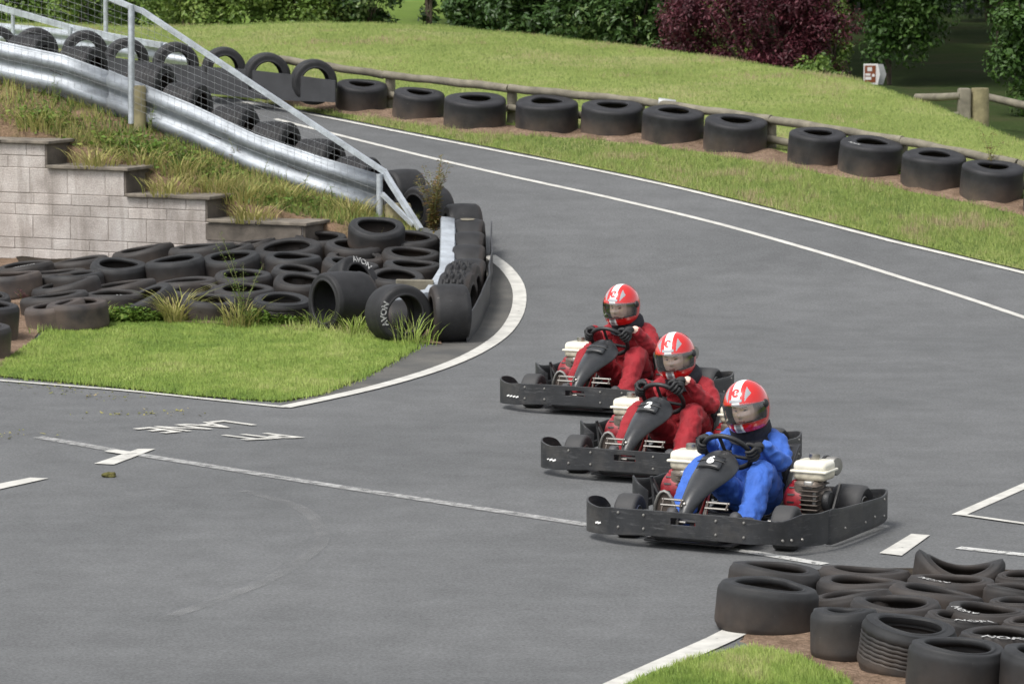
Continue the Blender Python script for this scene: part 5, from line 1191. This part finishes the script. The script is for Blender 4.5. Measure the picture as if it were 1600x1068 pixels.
for (px, py, n, r, lab) in ((70, 195, 500, .16, 'low green weeds above the top coping slab'), (190, 235, 400, .2, 'low weeds right of the timber post on the bank'), (330, 275, 500, .25, 'low weeds in the middle of the bank'), (440, 320, 500, .25, 'low weeds near the lower end of the bank'), (270, 245, 350, .2, 'low weeds below the barrier near its middle'), (90, 140, 300, .2, 'low weeds under the barrier at the upper left')): bankpatch(px, py, n, r, lab)
# ---- individual weeds
def weed(name, P, h, n, spread, leaf, mat, label, cat='weed', group=None, stems=3, asp=.35, lean=.15, top=.0, tb=0.):
    bseed[0] += 1; r = np.random.default_rng(bseed[0]); P = np.array(P, float)
    root = empty(name, tuple(P), 0, label, cat, group); mb = MB(); tips = []
    for s in range(stems):
        a = r.random()*6.28; l = (.3+.7*r.random())*spread if stems > 1 else spread*.15; hh = h*(1 if s == 0 else .5+.45*r.random())
        pts = [Vector((math.cos(a)*l*t*t, math.sin(a)*l*t*t, hh*t)) for t in np.linspace(0, 1, 5)]; mb.tube(pts, [.0045, .004, .003, .0025, .0015], 5); tips.append(pts)
    mb.build('stem', M['weedstem'], root)
    V = []; 
    for i in range(n):
        pts = tips[r.integers(0, stems)]; t = r.random()**.8; q = t*4; k = min(int(q), 3); c = pts[k].lerp(pts[k+1], q-k); a = r.random()*6.28
        out = Vector((math.cos(a), math.sin(a), .5+r.normal(0, .3))).normalized(); L_ = leaf*(.5+.8*r.random())*(1.15-.6*t); base = c+out*spread*.10*r.random(); sd_ = out.cross(Vector((0, 0, 1))).normalized()*L_*asp/2
        V += [base, base+out*L_*.5+sd_, base+out*L_-Vector((0, 0, L_*.2)), base+out*L_*.5-sd_]
    me = npmesh('leaves', np.array([v[:] for v in V]), np.arange(n*4).reshape(-1, 4), 4); add_tint(me, np.clip(r.normal(.5+tb, .2, n), 0, 1)); link('leaves', me, mat, root, False); return root
M['weedstem'] = simple('weed_stem', (.16, .17, .06), .7)
p = at(678, 362, 35.2); weed('weed', p, .76, 1300, .26, .062, M['weedred'], 'tall rusty weed growing between the sloping tube and the corner tyres', stems=11)
p = hit(381, 514); weed('weed', p, .86, 420, .26, .042, M['weed'], 'tall slender green weed in front of the middle of the left pile', stems=5, tb=.15)
p = hit(1547, 262, .28); weed('weed', p, .42, 130, .18, .055, M['weedred'], 'brown weed sprouting from the hole of the last full far tyre', stems=3)
p = hit(34, 468, .10); weed('weed', p, .10, 40, .09, .05, M['redleaf'] if 'redleaf' in M else M['acer'], 'small red-leaved weed among the tyres at the left edge', stems=3, tb=.4)
def clump(name, P, n, hmin, hmax, spread, mat, label, lean=.6, width=.008, tb=0., cat='grass clump'):
    bseed[0] += 1; r = np.random.default_rng(bseed[0]); V = []; Fq = []; 
    for i in range(n):
        a = r.random()*6.28; h = hmin+(hmax-hmin)*r.random(); b = np.array([math.cos(a), math.sin(a), 0])*spread*r.random()**.7; l = lean*h*(.3+.8*r.random()); d_ = np.array([math.cos(a+r.normal(0, .6)), math.sin(a+r.normal(0, .6)), 0]); s = np.array([-d_[1], d_[0], 0])*width/2; k = len(V)
        for t, wf in ((0, 1), (.35, .9), (.7, .7), (1, .08)):
            c = b+d_*l*t*t+np.array([0, 0, h*(t-.22*lean*t*t*t)]); V += [c-s*wf, c+s*wf]
        Fq += [(k+2*q, k+2*q+1, k+2*q+3, k+2*q+2) for q in range(3)]
    me = npmesh(name, np.array(V), np.array(Fq), 4); add_tint(me, np.clip(np.repeat(r.normal(.5+tb, .17, n), 3), 0, 1)); o = link(name, me, mat, None, False); o.location = tuple(P); tag(o, label, cat); return o
clump('grass_clump', hit(275, 505), 130, .12, .44, .11, M['drygrass'], 'drooping yellow-green grass clump at the front of the left pile', 1.1, .012, .05)
clump('grass_clump', hit(556, 524), 90, .10, .28, .12, M['grass_fresh'], 'ragged grass clump between the two standing nose tyres', .8, .009, .1)
clump('grass_clump', hit(648, 540), 70, .12, .36, .20, M['grass_fresh'], 'long thin grass clump in front of the standing lettered tyre', .7, .008, .15)
clump('grass_clump', hit(500, 514), 60, .10, .26, .14, M['grass_fresh'], 'grass clump in front of the wide open-ended tyre', .9, .009, .05)
clump('grass_clump', hit(376, 512), 110, .12, .34, .17, M['drygrass'], 'grass clump around the foot of the tall slender weed', .9, .009, .0)
clump('grass_clump', hit(140, 500), 60, .1, .24, .22, M['grass_fresh'], 'sparse grass clump against the brown-dusted front tyre at left', .9, .008, .05)
def clover(P, rx, ry, n, label, h=.12):
    bseed[0] += 1; r = np.random.default_rng(bseed[0]); a = r.random(n)*6.28; q = np.sqrt(r.random(n)); x = np.cos(a)*q*rx; y = np.sin(a)*q*ry; z = h*r.random(n)*(1-.7*q)+.01
    c = np.stack([x, y, z], -1); t = np.stack([np.cos(a*7), np.sin(a*7), .3*r.normal(size=n)], -1); b = np.stack([-np.sin(a*7), np.cos(a*7), .3*r.normal(size=n)+.3], -1); L_ = .015*(.6+.8*r.random((n, 1)))
    V = np.stack([c-t*L_, c+b*L_*.8, c+t*L_, c-b*L_*.8], 1).reshape(-1, 3); me = npmesh('clover', V, np.arange(n*4).reshape(-1, 4), 4); add_tint(me, np.clip(r.normal(.5, .2, n), 0, 1)); o = link('clover', me, M['weed'], None, False); o.location = tuple(P); tag(o, label, 'clover', kind='stuff')
clover(hit(425, 508), .30, .16, 3000, 'bright clover growing against the grooved road tyre', .22)
clover(hit(205, 503), .34, .14, 2400, 'clover growing along the foot of the steeply leaning tyre', .17)
clover(hit(1396, 274), .17, .12, 500, 'green clover between two big tyres of the far row', .13)
clover(hit(1580, 312), .17, .12, 400, 'green clover at the foot of the last full far tyre', .12)
g = 'slender weeds growing on the earth bank'
r_ = random.Random(5)
for (px, py, h_) in ((20, 128, .34), (62, 132, .36), (128, 130, .30), (172, 168, .34), (60, 200, .36), (150, 215, .26), (236, 212, .36), (262, 250, .26), (120, 232, .26), (300, 262, .2), (370, 268, .40), (410, 292, .26), (330, 268, .22), (470, 322, .30), (280, 262, .28), (520, 330, .24), (192, 246, .25), (85, 165, .3)):
    weed('weed', hit(px, py), h_*1.1, 46, .16, .055, M['weed'] if r_.random() < .65 else M['weedred'], 'slender leafy weed growing on the earth bank below the crash barrier', 'weed', g, stems=3, tb=.1)
for (px, py, lab) in ((148, 262, 'short straw tuft on the soil at the right of the second step'), (222, 262, 'straw tuft above the right end of the second coping slab'), (262, 306, 'pale straw tuft on the soil left of the third coping end'), (335, 303, 'dense straw tuft over the right end of the third coping slab'), (395, 348, 'straw tuft hanging over the lowest coping slab'), (60, 205, 'bushy green tuft above the top step of the wall'), (450, 318, 'pale straw tuft above the lowest coping slab'), (380, 318, 'tall straw tuft in the middle of the bank above the third coping slab'), (280, 275, 'green tuft at the right end of the second coping slab'), (545, 340, 'reddish straw tuft beside the topmost tyre')):
    clump('grass_clump', hit(px, py), 130, .12, .30, .24, M['drygrass'], lab, 1.0, .011, .12)
# scattered clippings on the asphalt
def scatter(L, n, sx, label):
    Pn = []
    for (px, py) in L:
        c = hit(px, py)[:2]; Pn.append(c+rng.normal(0, 1, (n, 2))*np.array(sx))
    Pn = np.vstack(Pn); blades('clippings', Pn, .004, .012, .022, M['drygrass'], .008, 4.0, label, tintbias=.1)
scatter([(12, 680), (90, 608), (110, 615), (180, 622), (190, 648), (262, 645), (60, 604)], 26, (.16, .10), 'dry yellow clippings scattered over the pit lane asphalt')
mb = MB(); bm = bmesh.new(); bmesh.ops.create_icosphere(bm, subdivisions=3, radius=.05)
for v in bm.verts: v.co *= 1+.5*mnoise.noise(v.co*30); v.co.z *= .45
me = bpy.data.meshes.new('moss_clod'); bm.to_mesh(me); bm.free(); o = link('moss_clod', me, ground('moss', [(.05, .05, .02), (.09, .085, .03), (.14, .12, .05)], 30)); o.location = tuple(hit(172, 745)+np.array([0, 0, .012])); tag(o, 'small brown-green clod lying on the asphalt below the white cross mark', 'clod')
# small yellow flowers
# ---- sign
p = at(1366, 141, 54.5); sg = empty('brown_sign', tuple(p), .0, 'brown and white arrow-ended tourist sign peeping over the hill crest', 'sign')
def arrow_panel(name, x0, w, h, tip, y, th, mat, parent, z0):
    O = [(x0, z0), (x0+w, z0), (x0+w+tip, z0+h*.5), (x0+w, z0+h), (x0, z0+h)]; mb = MB(); n = 5
    mb.add([(x, y-th/2, z) for x, z in O]+[(x, y+th/2, z) for x, z in O], [tuple(range(n)), tuple(range(2*n-1, n-1, -1))]+[(i, i+n, (i+1) % n+n, (i+1) % n) for i in range(n)]); return mb.build(name, mat, parent, False)
arrow_panel('back_panel', -.06, .20, .31, .05, .10, .025, M['signgrey'], sg, .08)
pn = arrow_panel('panel', -.165, .215, .32, .035, 0, .02, M['signwhite'], sg, .08)
mb = MB(); mb.box((-.065, -.0125, .245), (.165, .005, .255)); br_ = mb.build('brown_field', M['signbrown'], pn, False)
mb = MB(); mb.box((-.075, -.017, .318), (.07, .004, .06)); mb.box((-.10, -.017, .236), (.075, .004, .035)); mb.box((-.095, -.017, .18), (.09, .004, .045)); mb.build('symbols', M['signwhite'], br_, False)
mb = MB(); mb.lathe([(0, .003), (.024, .003), (.024, -.002)], 16, MT((-.018, -.016, .225), (0, -1, 0))); mb.build('disc', M['signwhite'], br_)
mb = MB(); mb.tube([(-.05, .05, -.9), (-.05, .05, .40)], .03, 10); mb.build('post', M['steel'], sg)
# ---- fence by the lane
fc = empty('lane_fence', tuple(at(1520, 185, 47.5)), 0, 'old timber fence with thick paired posts at the entrance of the lane', 'fence')
mb = MB(); mb.lathe([(0, -.6), (.125, -.6), (.122, .36), (.115, .40), (0, .405)], 20); o = mb.build('post', M['timber_green'], fc); o.location = (.09, 0, 0)
mb = MB(); mb.rbox((0, 0, -.1), (.17, .2, 1.0), .03, 2); o = mb.build('post', M['timber'], fc); o.location = (-.12, -.02, 0)
for L in ([(1432, 152), (1502, 150)], [(1545, 152), (1640, 172)], [(1436, 182), (1502, 180)]):
    a, b_ = local(fc, [at(L[0][0], L[0][1], 48.2), at(L[1][0], L[1][1], 47.4)]); mb = MB(); mb.tube([a, a.lerp(b_, .5)+Vector((0, 0, -.01)), b_], [.05, .055, .05], 10); mb.build('rail', M['timber'], fc)
p = at(1042, 160, rowY(1042)); a, = local(lr, [p]); mb = MB(); mb.lathe([(.050, -.10), (.053, -.095), (.053, .095), (.050, .10)], 18, MT(a+Vector((0, 0, -.012)), (1, -.05, -.13))); mb.build('pale_tape', M['signgrey'], lr)
# ================================================================== LIGHT
world = bpy.data.worlds.new('World'); sc.world = world; world.use_nodes = True; nt = world.node_tree
sky = nd(nt, 'ShaderNodeTexSky'); sky.sky_type = 'NISHITA'; sky.sun_disc = False; EL, AZ = 58, 225
sky.sun_elevation = math.radians(EL); sky.sun_rotation = math.radians(AZ); sky.air_density = 1.0; sky.dust_density = 3.0
hs = nd(nt, 'ShaderNodeHueSaturation'); hs.inputs['Saturation'].default_value = .22
nt.links.new(sky.outputs[0], hs.inputs['Color']); nt.links.new(hs.outputs[0], nt.nodes['Background'].inputs['Color']); nt.nodes['Background'].inputs['Strength'].default_value = .14
sd = bpy.data.lights.new('sun', 'SUN'); so = bpy.data.objects.new('sun', sd); COL.objects.link(so); sd.energy = 1.5; sd.angle = math.radians(18); sd.color = (1, .96, .90)
ds = Vector((math.sin(math.radians(AZ))*math.cos(math.radians(EL)), math.cos(math.radians(AZ))*math.cos(math.radians(EL)), math.sin(math.radians(EL))))
so.rotation_euler = ds.to_track_quat('Z', 'Y').to_euler()
vs_ = sc.view_settings; sc.display_settings.display_device = 'sRGB'; vs_.view_transform = 'Standard'; vs_.look = 'None'; vs_.exposure = 0.85; vs_.gamma = 1
sc.render.engine = 'CYCLES'
